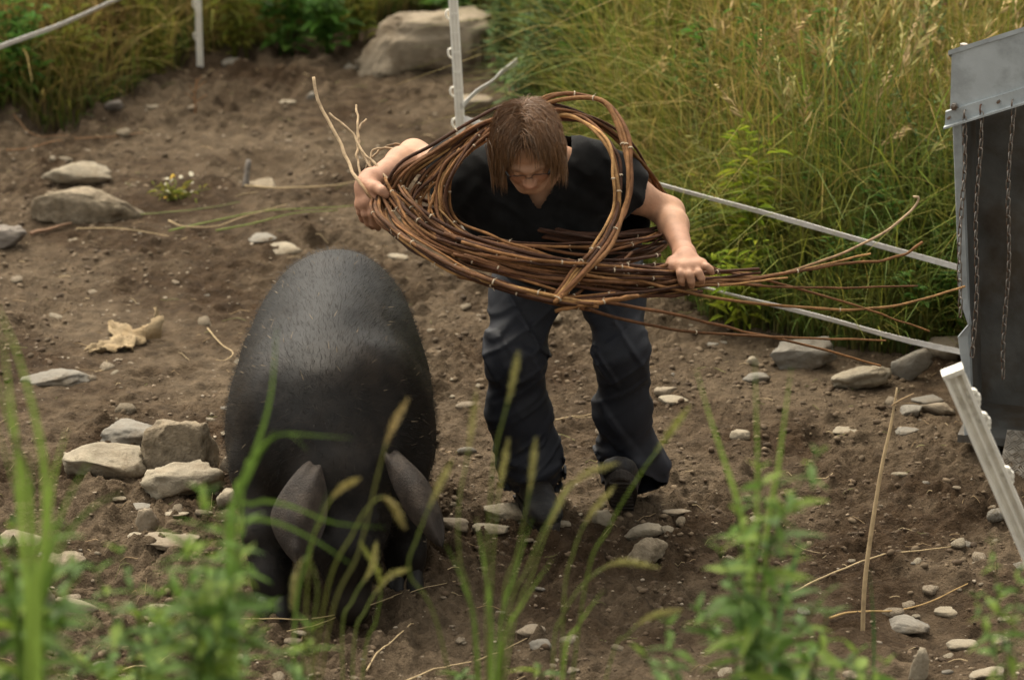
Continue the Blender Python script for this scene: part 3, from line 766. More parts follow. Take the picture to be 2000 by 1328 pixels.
# straight rods of the front bundle, cut ends showing
bundle([(870, 470, -.47), (980, 500, -.50), (1100, 520, -.50), (1210, 530, -.46), (1310, 525, -.37)], 5, 11, [DK, DK, MD, DK, LT], r0=.0070, r1=.006, ties=6)
bundle([(900, 500, -.52), (1020, 535, -.55), (1150, 552, -.54), (1270, 560, -.44), (1360, 560, -.36)], 4, 8, [MD, DK, MD, LT], r0=.0068, r1=.0058, ties=5)
rod([(1215, 520, -.42), (1170, 545, -.50), (1120, 580, -.57), (1095, 600, -.6)], ties=1, c0=LT)
rod([(1240, 495, -.36), (1180, 540, -.48), (1125, 575, -.56), (1100, 598, -.6)], ties=1, c0=MD)
rod([(1080, 606, -.62), (1120, 602, -.62), (1180, 590, -.60), (1240, 578, -.55)], c0=LT, r0=.0065, r1=.006, ties=1)
# thin rods fanned between the outer edge and the inner ovals
FO = np.array([(1005, 224, -.17), (925, 250, -.23), (845, 298, -.27), (775, 345, -.27), (742, 398, -.28), (765, 448, -.41), (850, 506, -.52), (960, 553, -.58), (1080, 586, -.61), (1200, 580, -.55), (1330, 560, -.40)])
FI = np.array([(1012, 232, -.17), (965, 255, -.24), (920, 288, -.29), (885, 330, -.32), (870, 385, -.35), (888, 436, -.39), (945, 472, -.43), (1020, 497, -.45), (1100, 515, -.46), (1200, 525, -.44), (1320, 535, -.38)])
for i in range(18):
    a_, b_ = np.clip((i+.5)/18+rng.normal(0, .10), 0, 1), np.clip((i+.5)/18+rng.normal(0, .16), 0, 1)
    mix = np.interp(np.arange(11), [0, 4, 10], [a_, (a_+b_)/2, b_])[:, None]
    q = FO*(1-mix)+FI*mix; q[:, :2] += rng.normal(0, 5, (11, 2)); s0 = int(rng.integers(0, 3)); s1 = 11-int(rng.integers(0, 3))
    rod([tuple(z) for z in q[s0:s1]], c0=(MD, LT, DK, LT, MD, TN)[i % 6], r0=.0058, r1=.0046, n=64, ties=3)
for i in range(5):
    y0 = rng.uniform(486, 560); x0 = rng.uniform(880, 1010); x1 = rng.uniform(1180, 1290)
    rod([(x0, y0-14, -.50), (lerp(x0, x1, .35), y0+8, -.54), (lerp(x0, x1, .7), y0+14, -.51), (x1, lerp(y0, 545, .5)+6, -.41)], c0=(DK, MD, LT, DK, MD)[i % 5], r0=.006, r1=.005, ties=3)
# trailing ends beyond the right hand
k = dict(r0=.0058, n=50)
rod([(1290, 557, -.39), (1400, 550, -.32), (1500, 540, -.26), (1620, 503, -.20), (1720, 458, -.14), (1778, 412, -.10), (1793, 387, -.10), (1782, 383, -.10)], c0=LT, c1=PL, r1=.0042, jit=.001, ties=2, **k)
rod([(1270, 552, -.39), (1390, 549, -.32), (1500, 540, -.25), (1610, 516, -.20), (1702, 495, -.16)], c0=MD, c1=TN, r1=.0034, jit=.001, ties=2, **k)
rod([(1280, 560, -.39), (1420, 553, -.30), (1600, 525, -.22), (1728, 508, -.17), (1778, 490, -.14), (1802, 472, -.13)], c0=MD, c1=LT, r1=.0050, jit=.001, ties=1, **k)
rod([(1300, 550, -.37), (1450, 556, -.30), (1620, 562, -.22), (1792, 558, -.15)], c0=MD, c1=MD, r1=.0042, jit=.001, **k)
rod([(1380, 520, -.30), (1430, 534, -.27), (1500, 548, -.25), (1640, 587, -.22), (1720, 612, -.2), (1815, 648, -.18)], c0=MD, c1=LT, r1=.0036, jit=.001, **k)
rod([(1140, 537, -.55), (1260, 550, -.46), (1400, 580, -.36), (1560, 600, -.28), (1700, 604, -.20), (1800, 587, -.14), (1884, 556, -.08)], c0=LT, c1=TN, r1=.0042, jit=.001, ties=2, n=50, r0=.0062)
rod([(1140, 602, -.60), (1220, 624, -.55), (1330, 645, -.47), (1500, 659, -.36), (1640, 661, -.27), (1732, 666, -.2)], c0=MD, c1=LT, r1=.0036, jit=.001, ties=1, n=50, r0=.0062)
rod([(1165, 586, -.58), (1300, 612, -.48), (1420, 640, -.38), (1520, 663, -.30), (1640, 692, -.24), (1722, 716, -.2)], c0=MD, c1=LT, r1=.0032, jit=.001, n=50, r0=.0056)
rod([(1300, 556, -.38), (1420, 552, -.32), (1540, 546, -.26)], c0=LT, c1=TN, r1=.0036, jit=.002, ties=2, r0=.0058)
rod([(1200, 575, -.52), (1300, 574, -.42), (1360, 566, -.38)], c0=MD, c1=TN, r1=.004, jit=.002, ties=1, r0=.0058)
# pale ends beyond the left hand
rod([(612, 152, -.05), (622, 195, -.08), (640, 235, -.11), (675, 305, -.17), (698, 352, -.24), (735, 400, -.28)], c0=PL, c1=LT, r0=.0054, r1=.0058, jit=.001, tip=.75)
rod([(642, 221, -.02), (680, 254, -.06), (712, 298, -.12), (745, 335, -.18), (790, 390, -.3)], c0=PL, c1=LT, r0=.0036, r1=.005, jit=.001, tip=.7)
rod([(696, 205, .0), (699, 262, -.06), (698, 315, -.12), (712, 362, -.2)], c0=PL, c1=LT, r0=.0038, r1=.005, jit=.001, tip=.7)
rod([(716, 234, .0), (704, 246, -.02), (700, 270, -.05), (714, 312, -.12), (742, 352, -.2)], c0=PL, c1=LT, r0=.0032, r1=.005, jit=.001, tip=.7)
rod([(722, 330, .0), (728, 296, .02), (752, 290, .02), (790, 300, .0), (820, 330, -.1)], c0=PL, c1=LT, r0=.0034, r1=.005, jit=.001)
rod([(712, 330, .02), (742, 292, .04), (778, 284, .04), (815, 296, .02)], c0=PL, c1=LT, r0=.0032, r1=.005, jit=.001)
# ties
a = np.linspace(0, 2*np.pi, 11); mb = MB()
mb.tube([(0, .0088*math.cos(t), .0088*math.sin(t)) for t in a], .0015, 4, cap=False)
mb.tube([(.001, .002, .0086), (.002, .003, .0125), (.004, .001, .0155)], .0009, 4)
v, f, _ = mb.get(); tie_me = mesh('tie', v, f, M['tie'])
for s, rr, n in rods:
    for j in range(n):
        t = (j+rng.uniform(.0, 1.))/n; i = int(np.clip(t*len(s), 1, len(s)-2)); T = nrm(s[i+1]-s[i-1])
        x = Vector(T); q = x.to_track_quat('X', 'Z').to_matrix() @ Matrix.Rotation(rng.uniform(-.6, .6) if rng.random() < .7 else rng.uniform(2.2, 4.2), 3, 'X')
        sc = rr[i]/.0075*1.04
        put('tie', tie_me, hoop, Matrix.Translation(s[i]) @ q.to_4x4() @ Matrix.Diagonal((1.15, sc, sc, 1)))

# ------------------------------------------------------------------ fence posts and tapes
def fence_post(base, top, wd, label, hooks, dirn=None, hookside=-1, name='fence_post'):
    base = np.asarray(base, float); top = np.asarray(top, float); ax = nrm(top-base); L = np.linalg.norm(top-base)
    r = nrm(np.cross([0, -1., .0], ax)); r = r if r[0] > 0 else -r; b = np.cross(r, ax); b = b if b[1] < 0 else -b   # r right, b towards the camera
    R = np.stack([r, b, ax], 1)
    post = empty(name, base, label=label, cat='fence post', group='white plastic fence posts')
    mb = MB()
    mb.box(base+ax*(L/2), (wd, wd*.22, L), R)
    for s in (-1, 1): mb.box(base+ax*(L/2+.0)+r*s*wd*.42+b*wd*.26, (wd*.18, wd*.34, L*.998), R)
    mb.box(base+ax*(L*.5)+b*wd*.18, (wd*.16, wd*.2, L*.996), R)
    z = .03
    while z < L-.02 and hookside < 1:
        mb.box(base+ax*z+b*wd*.16, (wd*.70, wd*.16, .006), R); z += .055
    if hookside == 1: mb.box(top+b*wd*.17, (wd*1.08, wd*.62, .012), R)
    mb.build('shaft', M['plastic'], post)
    for hz in hooks:
        c = base+ax*hz; mb = MB()
        if hookside == 1:
            for q_, w_ in ((0, .9), (.35, .75), (-.35, .6)): mb.tube([c+r*wd*.42+ax*wd*q_*.8+b*wd*.16, c+r*wd*.42+ax*wd*q_*.8-b*wd*.04], wd*.38*w_, 12)
            mb.build('tape_hook', M['plastic'], post, smooth=False); continue
        h = wd*.50*hookside
        mb.tube([c+r*h*.85+ax*wd*.5, c+r*h*1.5+ax*wd*.42, c+r*h*1.75+ax*wd*.15, c+r*h*1.7-ax*wd*.25, c+r*h*1.4-ax*wd*.5, c+r*h*.85-ax*wd*.7], wd*.12, 5)
        mb.build('tape_hook', M['plastic'], post, smooth=True)
    mb = MB(); mb.tube([base+ax*.002, base-ax*.05, base-ax*.12], [wd*.28, wd*.2, .001], 6); mb.build('spike', M['galv'], post)
    return post
b1 = G(391, 132); fence_post(b1, P(388, -60, b1[1])+np.array([-.01, 0, .5]), .019, 'white plastic fence post on the bare slope below the dense weeds', [.1, .2, .3, .42, .55])
b2 = P(914, 470, 1.9); b2[2] = gz(b2[0], b2[1])+.0
t2 = P(884, -20, 1.9); t2 = b2+(t2-b2)*1.35
fence_post(b2, t2, .025, 'white plastic fence post standing between the big boulder and the person', [.19, .28, .38, .47, .58, .69])
b3 = P(2020, 1170, -1.30); b3[2] = min(b3[2], .2); t3 = P(1860, 722, -1.42)
g3 = t3+(P(2060, 1185, -1.30)-t3)*1.3; g3[2] = max(g3[2], gbase(g3[0], g3[1]))
fence_post(g3, t3, .045, 'thick white plastic post leaning over in front of the metal shelter', [float(np.linalg.norm(t3-g3))-x for x in (.085, .15, .30)], hookside=1)

fence_post(np.array([-2.6, 1.9, float(gz(-2.6, 1.9))]), np.array([-2.6, 1.9, 1.0]), .019, 'white plastic fence post at the far end of the taut tape', [.3, .5, .7])
def tape(pts, wd, label, n=40, tw=.5):
    s = spline(np.array(pts), n); t = np.linspace(0, 1, n)
    T = np.gradient(s, axis=0); T /= np.linalg.norm(T, axis=1)[:, None]
    side = []
    for i in range(n):
        u = np.array([0, .0, 1.]); u = nrm(u-T[i]*np.dot(u, T[i])); b = np.cross(T[i], u)
        a = tw*math.sin(t[i]*4.2+pts[0][0]*3)+.25*float(vnoise(t[i]*9, 3.3, 0, 2)); side.append(u*math.cos(a)+b*math.sin(a))
    side = np.array(side); th = np.cross(T, side)*.0009
    v1, f = ribbon(s+th, side, wd); v2, _ = ribbon(s-th, side, wd); k = len(v1)
    F = list(f)+[tuple(k+x for x in q[::-1]) for q in f]
    F += [(2*i, 2*i+2, k+2*i+2, k+2*i) for i in range(n-1)]+[(2*i+1, k+2*i+1, k+2*i+3, 2*i+3) for i in range(n-1)]
    return tag(obj('fence_tape', np.concatenate([v1, v2]), F, M['tape'], smooth=False), label, 'fence tape', 'white fence tapes')
tape([P(906, 232, 1.885), P(1000, 262, 1.75), P(1230, 343, 1.45), P(1500, 418, 1.15), P(1700, 475, .95), P(1884, 526, .80)], .015, 'white fence tape stretched from the post past the tall grass to the shelter, upper line')
tape([P(912, 402, 1.885), P(1000, 425, 1.75), P(1300, 535, 1.36), P(1400, 568, 1.25), P(1600, 618, 1.02), P(1760, 662, .88), P(1896, 691, .78)], .014, 'white fence tape sagging just above the weeds beside the stones, lower line', tw=.8)
tape([P(902, 208, 1.885), P(930, 180, 2.0), P(958, 162, 2.12), P(978, 143, 2.25), P(1010, 120, 2.6)], .017, 'short loose white tape running up from the post into the weeds', n=16)
tape([b1+np.array([-.01, -.01, .42]), P(300, -35, 3.35), P(215, 5, 3.1), P(110, 52, 2.85), P(-10, 96, 2.6), P(-160, 165, 2.35), np.array([-2.6, 1.9, .52])], .016, 'taut white tape running from the slope post over the left weeds')

# ------------------------------------------------------------------ metal shelter with hanging chains
C0 = P(1852, 243, .36); C0x, C0y = C0[0], C0[1]
ang = math.radians(-14); SLP = .40; ux = np.array([math.cos(ang), math.sin(ang), 0]); uy = np.array([-math.sin(ang), math.cos(ang), 0]); uz = np.array([0, 0, 1.])
RS = np.stack([ux, uy, uz], 1); WS, DS = 1.05, .80; ZB = C0[2]          # ux along the opening, uy into the shelter
S_ = lambda a, b, c: np.array([C0x, C0y, 0])+ux*a+uy*b+uz*c
def sheared(mb):
    for v in mb.v: v[:, 2] += SLP*((v-np.array([C0x, C0y, 0]))@ux)
    return mb
shel = empty('metal_shelter', S_(WS/2, DS/2, 0), label='galvanised metal animal shelter with chains hanging across its dark opening', cat='shelter')
ZT = P(1855, 106, .36)[2]
mb = MB(); mb.box(S_(WS/2+.004, 0, (ZB+.035+ZT)/2), (WS, .004, ZT-ZB-.035), RS)
fas = sheared(mb).build('fascia', M['galv'], shel)
mb = MB(); mb.box(S_(WS/2, -.006, ZB+.017), (WS+.012, .012, .040), RS); mb.box(S_(WS/2, -.014, ZB+.0), (WS+.014, .03, .005), RS); sheared(mb).build('lip', M['galv'], fas)
mb = MB()
v = np.array([S_(-.004, -.006, ZT), S_(WS+.02, -.006, ZT), S_(WS+.02, DS+.05, ZT-.36), S_(-.004, DS+.05, ZT-.36)]); v2 = v+np.array([0, 0, .012])
mb.add(np.concatenate([v, v2]), [(3, 2, 1, 0), (4, 5, 6, 7), (0, 1, 5, 4), (1, 2, 6, 5), (2, 3, 7, 6), (3, 0, 4, 7)]); sheared(mb).build('roof_panel', M['galv'], shel)
# left wall: sheet whose front edge is buckled, leaning inwards at the foot
rows = []; zs = np.linspace(.05, ZB+.02, 26)
for zz in zs:
    lean = .012+.055*(1-(zz/ZB)); kink = .022*math.exp(-((zz-.36)/.03)**2)-.012*math.exp(-((zz-.31)/.025)**2)
    rows.append([S_(lean+kink, .0, zz), S_(lean+.018+kink*.4, .012, zz), S_(lean+.02, .03, zz), S_(.022, DS, .05+(zz-.05)*.78)])
v = np.array(rows).reshape(-1, 3); f = [(i*4+j, i*4+j+1, (i+1)*4+j+1, (i+1)*4+j) for i in range(25) for j in range(3)]
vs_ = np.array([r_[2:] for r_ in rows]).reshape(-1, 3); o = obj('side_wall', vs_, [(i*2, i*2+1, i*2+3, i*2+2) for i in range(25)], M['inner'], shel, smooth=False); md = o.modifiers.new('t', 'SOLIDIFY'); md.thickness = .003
vf = np.array([r_[:3] for r_ in rows]).reshape(-1, 3); o = obj('wall_flange', vf, [(i*3+j, i*3+j+1, (i+1)*3+j+1, (i+1)*3+j) for i in range(25) for j in range(2)], M['galv'], shel, smooth=False); md = o.modifiers.new('t', 'SOLIDIFY'); md.thickness = .003
mb = MB(); mb.box(S_(WS, DS/2, .42), (.004, DS-.02, .74), RS); mb.build('side_wall', M['galv'], shel)
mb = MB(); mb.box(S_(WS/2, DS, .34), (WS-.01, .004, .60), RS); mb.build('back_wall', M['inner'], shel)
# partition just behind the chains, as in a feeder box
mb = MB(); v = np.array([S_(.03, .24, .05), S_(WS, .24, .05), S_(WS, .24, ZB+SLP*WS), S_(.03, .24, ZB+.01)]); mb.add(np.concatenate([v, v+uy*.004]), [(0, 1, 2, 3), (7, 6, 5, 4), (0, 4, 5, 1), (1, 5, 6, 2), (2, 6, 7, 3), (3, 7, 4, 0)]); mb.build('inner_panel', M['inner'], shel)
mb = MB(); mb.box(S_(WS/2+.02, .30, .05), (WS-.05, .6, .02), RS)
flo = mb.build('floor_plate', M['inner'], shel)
v = np.array([S_(.17, .0, .085), S_(WS, .0, .085), S_(WS, -.13, .005), S_(.17, -.13, .005)]); tn_ = nrm(np.cross(v[1]-v[0], v[3]-v[0])); tn_ = tn_ if tn_[2] > 0 else -tn_
mb = MB(); v2 = v-tn_*.006; mb.add(np.concatenate([v, v2]), [(0, 1, 2, 3), (7, 6, 5, 4), (0, 4, 5, 1), (1, 5, 6, 2), (2, 6, 7, 3), (3, 7, 4, 0)])
ramp = mb.build('tread_plate', M['tread'], shel)
e1 = nrm(v[1]-v[0]); e2 = nrm(v[3]-v[0]); mb = MB(); L1, L2 = np.linalg.norm(v[1]-v[0]), np.linalg.norm(v[3]-v[0])
i = 0; a_ = .012
while a_ < min(L1, .7)-.01:
    b_ = .012; j = 0
    while b_ < L2-.008:
        d = nrm(e1+(1 if (i+j) % 2 else -1)*e2)
        for q in (-.006, 0, .006):
            pd = np.cross(tn_, d); mb.box(v[0]+e1*a_+e2*b_+tn_*.001+pd*q, (.017, .003, .003), np.stack([d, pd, tn_], 1))
        b_ += .022; j += 1
    a_ += .022; i += 1
tag(mb.build('tread_ribs', M['tread'], ramp), kind='stuff')
# bolts along the lip
for bx, bz in ((.004, ZB+.02), (.125, ZB+.022), (.30, ZB+.022), (.48, ZB+.022)):
    mb = MB(); mb.tube([S_(bx, -.011, bz), S_(bx, -.018, bz)], .005, 6); sheared(mb).build('bolt', M['chain'], fas)
mb = MB(); mb.tube([S_(.016, -.004, ZB+.05), S_(.016, -.018, ZB+.05)], .009, 6); mb.tube([S_(.016, -.018, ZB+.05), S_(.016, -.026, ZB+.05)], .005, 6); mb.build('bolt', M['chain'], fas)
mb = MB(); mb.tube([S_(.03, .02, ZT+.012), S_(.03, .02, ZT+.022)], .010, 6); mb.build('bolt', M['chain'], fas)
# chain links
mb = MB(); a = np.linspace(0, 2*np.pi, 15)
def stad(t, h=.0145, r=.0055):
    c, s = math.cos(t), math.sin(t); return (r*c, 0, r*s+(h-r if s > 0 else -(h-r)))
mb.tube([stad(t+.001) for t in a], .0017, 5, cap=False); v, f, _ = mb.get(); link_me = mesh('link', v, f, M['chain'])
for ci, (pxx, ytop, ybot) in enumerate(((1884, 226, 672), (1915, 216, 762), (1977, 206, 822), (2052, 190, 850))):
    # where this pixel column meets the plane of the lip
    d = ray(pxx, ytop); t = np.dot(np.array([C0x, C0y, 0])-uy*.020-CAM, uy)/np.dot(d, uy); tp = CAM+d*t
    zb = CAM[2]+(ray(pxx, ybot)*t)[2]
    n = max(4, int((tp[2]-zb)/.0235))
    mb = MB(); q = np.array([tp[0], tp[1], tp[2]])
    mb.tube([q+uy*.012+uz*.012, q-uy*.004+uz*.014, q-uy*.008+uz*.004, q-uy*.003-uz*.006, q+uy*.003-uz*.002], .0022, 5)
    ch = mb.build('chain', M['rust'] if ci == 1 else M['chain'], shel, smooth=True)
    sw = rng.uniform(-.02, .02)
    for i in range(n):
        zz = tp[2]-.016-i*.0235
        if zz < .07: break
        Mx = Matrix.Translation((tp[0]+.004*math.sin(i*.35+ci), tp[1]-.002, zz)) @ Matrix.Rotation((math.pi/2*(i % 2))+ang+rng.uniform(-.25, .25)-.5, 4, 'Z') @ Matrix.Rotation(rng.uniform(-.06, .06), 4, 'X')
        put('link', link_me, ch, Mx)

# ------------------------------------------------------------------ stones
def ico(sub):
    import bmesh
    bm = bmesh.new(); bmesh.ops.create_icosphere(bm, subdivisions=sub, radius=1); v = np.array([x.co[:] for x in bm.verts]); f = np.array([[y.index for y in x.verts] for x in bm.faces]); bm.free(); return v, f
ICO = {k: ico(k) for k in (1, 2, 3, 4, 5)}
def rock(seed, sub=3, facets=7, rough=.10, flat=.75, boxy=.82):
    v, f = ICO[sub]; v = np.sign(ICO[sub][0])*np.abs(ICO[sub][0])**boxy; r = np.random.default_rng(seed)
    v *= (1+.22*fbm(v[:, 0]*1.1, v[:, 1]*1.1, v[:, 2]*1.1, seed, 2))[:, None]
    for i in range(facets):
        d = nrm(r.normal(0, 1, 3)*np.array([1, 1, .9])); h = r.uniform(.52, .82); s = v@d; m = s > h
        v[m] -= d[None]*((s[m]-h)*.88)[:, None]
    for sgn in (1, -1):
        h = flat; s = v[:, 2]*sgn; m = s > h; v[m, 2] -= sgn*(s[m]-h)*.8
    if sub >= 3:
        n = fbm(v[:, 0]*4, v[:, 1]*4, v[:, 2]*4, seed+5, 4); v *= (1+rough*n)[:, None]
        if sub >= 4: v *= (1+.03*np.abs(fbm(v[:, 0]*13, v[:, 1]*13, v[:, 2]*5, seed+8, 3)))[:, None]
    lo, hi = v.min(0), v.max(0); v = (v-(lo+hi)/2)/(hi-lo)       # unit box
    return v, f
def stone(cx, by, wpx, hpx, label, m='stone', seed=None, rot=0., depth=.75, tilt=0., sub=3, cat='stone', name='stone', lift=0., group=None, facets=7, sink=.12, roll=0., boxy=.8):
    seed = seed if seed is not None else int(cx*7+by)
    g = G(cx, by); s = (g[1]+13)/math.cos(PITCH)*36/FOC/2000
    W = wpx*s; D = W*depth; H = max((hpx*s-D*.33)/.94, W*.16)*(1+sink)
    v, f = rock(seed, sub, facets, boxy=boxy)
    v = v*np.array([W, D, H])
    c, sn_ = math.cos(rot), math.sin(rot); v = v@np.array([[c, sn_, 0], [-sn_, c, 0], [0, 0, 1.]])
    for ax_, an in ((0, tilt), (1, roll)):
        c, sn_ = math.cos(an), math.sin(an)
        v = v@(np.array([[1, 0, 0], [0, c, sn_], [0, -sn_, c]]) if ax_ == 0 else np.array([[c, 0, -sn_], [0, 1, 0], [sn_, 0, c]]))
    v[:, 0] *= W/np.ptp(v[:, 0])
    v += np.array([g[0], g[1]+D*.5, 0]); zmin = float(np.mean(gz(np.array([g[0]-W*.3, g[0], g[0]+W*.3]), np.array([g[1]+D*.2]*3))))-.004
    v[:, 2] += zmin-v[:, 2].min()-H*sink+lift
    o = obj(name, v, f, M[m], smooth=True, base=True)
    return tag(o, label, cat, group)
R_ = math.radians
stone(828, 150, 272, 140, 'big grey-brown boulder lying against the weeds behind the fence post', 'stone', 210, sub=5, cat='boulder', name='boulder', depth=.45, rot=.18, facets=4, boxy=.46, tilt=.0)
stone(163, 447, 230, 92, 'long rounded stone with a smooth front beside the small flowering plant', 'warmstone', 31, sub=4, depth=.42, facets=4, rot=.05, boxy=.55)
stone(150, 372, 142, 62, 'pale wedge-shaped stone resting behind the long rounded stone', 'palestone', 44, sub=4, depth=.6, facets=6, roll=.12)
stone(508, 368, 66, 32, 'small reddish stone lying beside the upright stump', 'warmstone', 51, tilt=.2)
stone(252, 872, 118, 62, 'smooth greenish-grey stone at the back of the stone heap', 'greystone', 61, sub=4, facets=4)
stone(202, 948, 172, 86, 'broad pale slab of the stone heap with a shaded hollow beneath', 'palestone', 62, sub=4, depth=.6, facets=8)
stone(350, 935, 156, 118, 'rough rounded granite stone standing upright in the stone heap', 'warmstone', 63, sub=4, depth=.35, tilt=-.15, facets=5)
stone(358, 990, 172, 88, 'oval stone with a pale top lying at the front of the stone heap', 'palestone', 66, sub=4, depth=.6, facets=4, roll=-.08)
stone(448, 935, 44, 46, 'small round stone between the stone heap and the pig', 'stone', 65)
stone(455, 1005, 66, 44, 'flat pale stone beside the pig foreleg, next to the stone heap', 'palestone', 67)
stone(105, 758, 138, 30, 'flat grey stone sunk in the soil beyond the stone heap', 'greystone', 71, sub=4, depth=.5)
stone(512, 487, 58, 18, 'thin flat stone just behind the pig, the smaller of two', 'greystone', 72)
stone(556, 502, 72, 28, 'pale flat stone just behind the pig, the larger of two', 'palestone', 73, depth=.6)
stone(776, 510, 44, 13, 'small flat stone on the soil behind the right flank of the pig', 'palestone', 74)
stone(990, 1024, 98, 52, 'blocky pale stone in front of the planted shoe', 'palestone', 81, sub=4)
stone(884, 1042, 66, 34, 'rough stone beside the dangling right ear of the pig', 'stone', 82)
stone(958, 1054, 78, 34, 'wide pale stone in the row in front of the feet', 'palestone', 83)
stone(1094, 1034, 44, 20, 'small stone at the toe of the planted shoe', 'palestone', 84)
stone(1176, 1030, 42, 38, 'upright pointed little stone before the raised shoe', 'palestone', 85, depth=.5)
stone(1258, 1058, 92, 38, 'long pale stone lying behind the wedge-shaped stone', 'palestone', 86, depth=.5, roll=-.12)
stone(1262, 1098, 86, 62, 'brown wedge-shaped stone leaning in the churned soil', 'warmstone', 87, sub=4, roll=-.35, depth=.6)
stone(1322, 1012, 60, 24, 'brown stone half buried to the side of the raised shoe', 'stone', 88)
stone(1316, 797, 60, 18, 'thin pale flake of stone beside the right trouser leg', 'palestone', 89)
stone(1300, 780, 46, 26, 'brown stone behind the thin pale flake', 'stone', 90)
stone(1570, 728, 134, 66, 'broad tilted grey slab at the foot of the weeds under the tape', 'greystone', 101, sub=4, depth=.5, tilt=.35, roll=-.1, facets=9)
stone(1684, 766, 122, 54, 'pale oval stone with brown staining near the shelter', 'palestone', 102, sub=4, depth=.5, roll=-.18, facets=4)
stone(1782, 742, 86, 50, 'dark slanting slate leaning beside the pale oval stone', 'greystone', 103, depth=.3, roll=-.5)
stone(1848, 706, 80, 58, 'rough dark stone in the weeds at the corner of the shelter', 'stone', 104)
stone(1478, 750, 56, 32, 'grey stone below the broad tilted slab', 'greystone', 105)
stone(1472, 716, 28, 24, 'small pale round stone next to the tilted slab', 'palestone', 106)
stone(1780, 817, 46, 28, 'smooth bluish-grey stone in front of the shelter', 'greystone', 107)
stone(1832, 810, 74, 36, 'squarish brown stone at the shelter entrance', 'stone', 108, depth=.5)
stone(1812, 788, 66, 26, 'flat slate lying behind the squarish brown stone', 'greystone', 109)
stone(1772, 850, 52, 18, 'thin flat stone with a mossy edge in front of the shelter', 'greystone', 110)
stone(1446, 858, 42, 28, 'lone tan stone on the open soil beside the trousers', 'palestone', 111)
stone(1652, 846, 52, 18, 'flat whitish stone beyond the tall dry stalk', 'palestone', 112)
stone(1390, 678, 30, 14, 'small oval grey stone on the soil below the grass edge', 'greystone', 113)
stone(1772, 1218, 96, 46, 'rounded whitish stone at the rim of the dug hollow', 'greystone', 121, sub=4)
stone(1882, 1250, 66, 30, 'pale stone lying in the dug hollow', 'palestone', 122)
stone(1795, 1330, 42, 72, 'narrow pale stone standing on end below the dug hollow', 'palestone', 123, depth=.5)
stone(1926, 1332, 78, 24, 'flat pale stone beside the stone standing on end', 'palestone', 124)
stone(1856, 1184, 62, 20, 'flat stone on the soil above the dug hollow', 'palestone', 125)
stone(1036, 1244, 62, 30, 'brownish stone half hidden by the foreground grass stems', 'stone', 126)
stone(1055, 1272, 46, 26, 'grey stone under the foreground grass stems', 'greystone', 127)
stone(122, 1128, 92, 42, 'pinkish rough stone behind the leafy weeds', 'warmstone', 131)
stone(140, 1192, 108, 34, 'long narrow stone lying aslant at the dark hollow', 'stone', 132, depth=.35, roll=.25)
stone(286, 1062, 46, 52, 'upright brownish stone sliver near the stone heap', 'stone', 141, depth=.5, roll=-.25, boxy=.95, facets=4)
stone(82, 1200, 54, 54, 'rough stone at the edge of the dark hollow', 'stone', 134)
stone(268, 1078, 40, 18, 'small buff stone at the foot of the upright sliver', 'palestone', 135)
stone(40, 1080, 90, 42, 'rounded brown stone behind the left grass blades', 'stone', 136)
stone(225, 985, 46, 18, 'jagged white little stone in front of the stone heap', 'palestone', 137)
stone(272, 1008, 52, 14, 'thin dark slate in front of the stone heap', 'greystone', 138)
stone(345, 1032, 50, 14, 'thin pale slate flake near the stone heap', 'palestone', 139)
stone(330, 1105, 120, 40, 'brown stone slab half buried near the pig foreleg', 'stone', 140)
stone(300, 206, 34, 16, 'small pale stone below the slope fence post', 'palestone', 151)
stone(562, 211, 34, 13, 'small pale flat stone on the upper slope, towards the boulder', 'palestone', 152)
stone(608, 196, 22, 18, 'small grey stone on the upper slope, towards the boulder', 'greystone', 153)
stone(380, 220, 40, 10, 'flat thin stone at the foot of the dry twig', 'stone', 154)
stone(684, 138, 50, 18, 'dark slate piece lying against the big boulder', 'greystone', 155)
stone(455, 130, 48, 26, 'dark grey slate on the slope beside the fence post', 'greystone', 156)
stone(930, 220, 70, 44, 'pale stone behind the fence post under the loose tape', 'stone', 157)
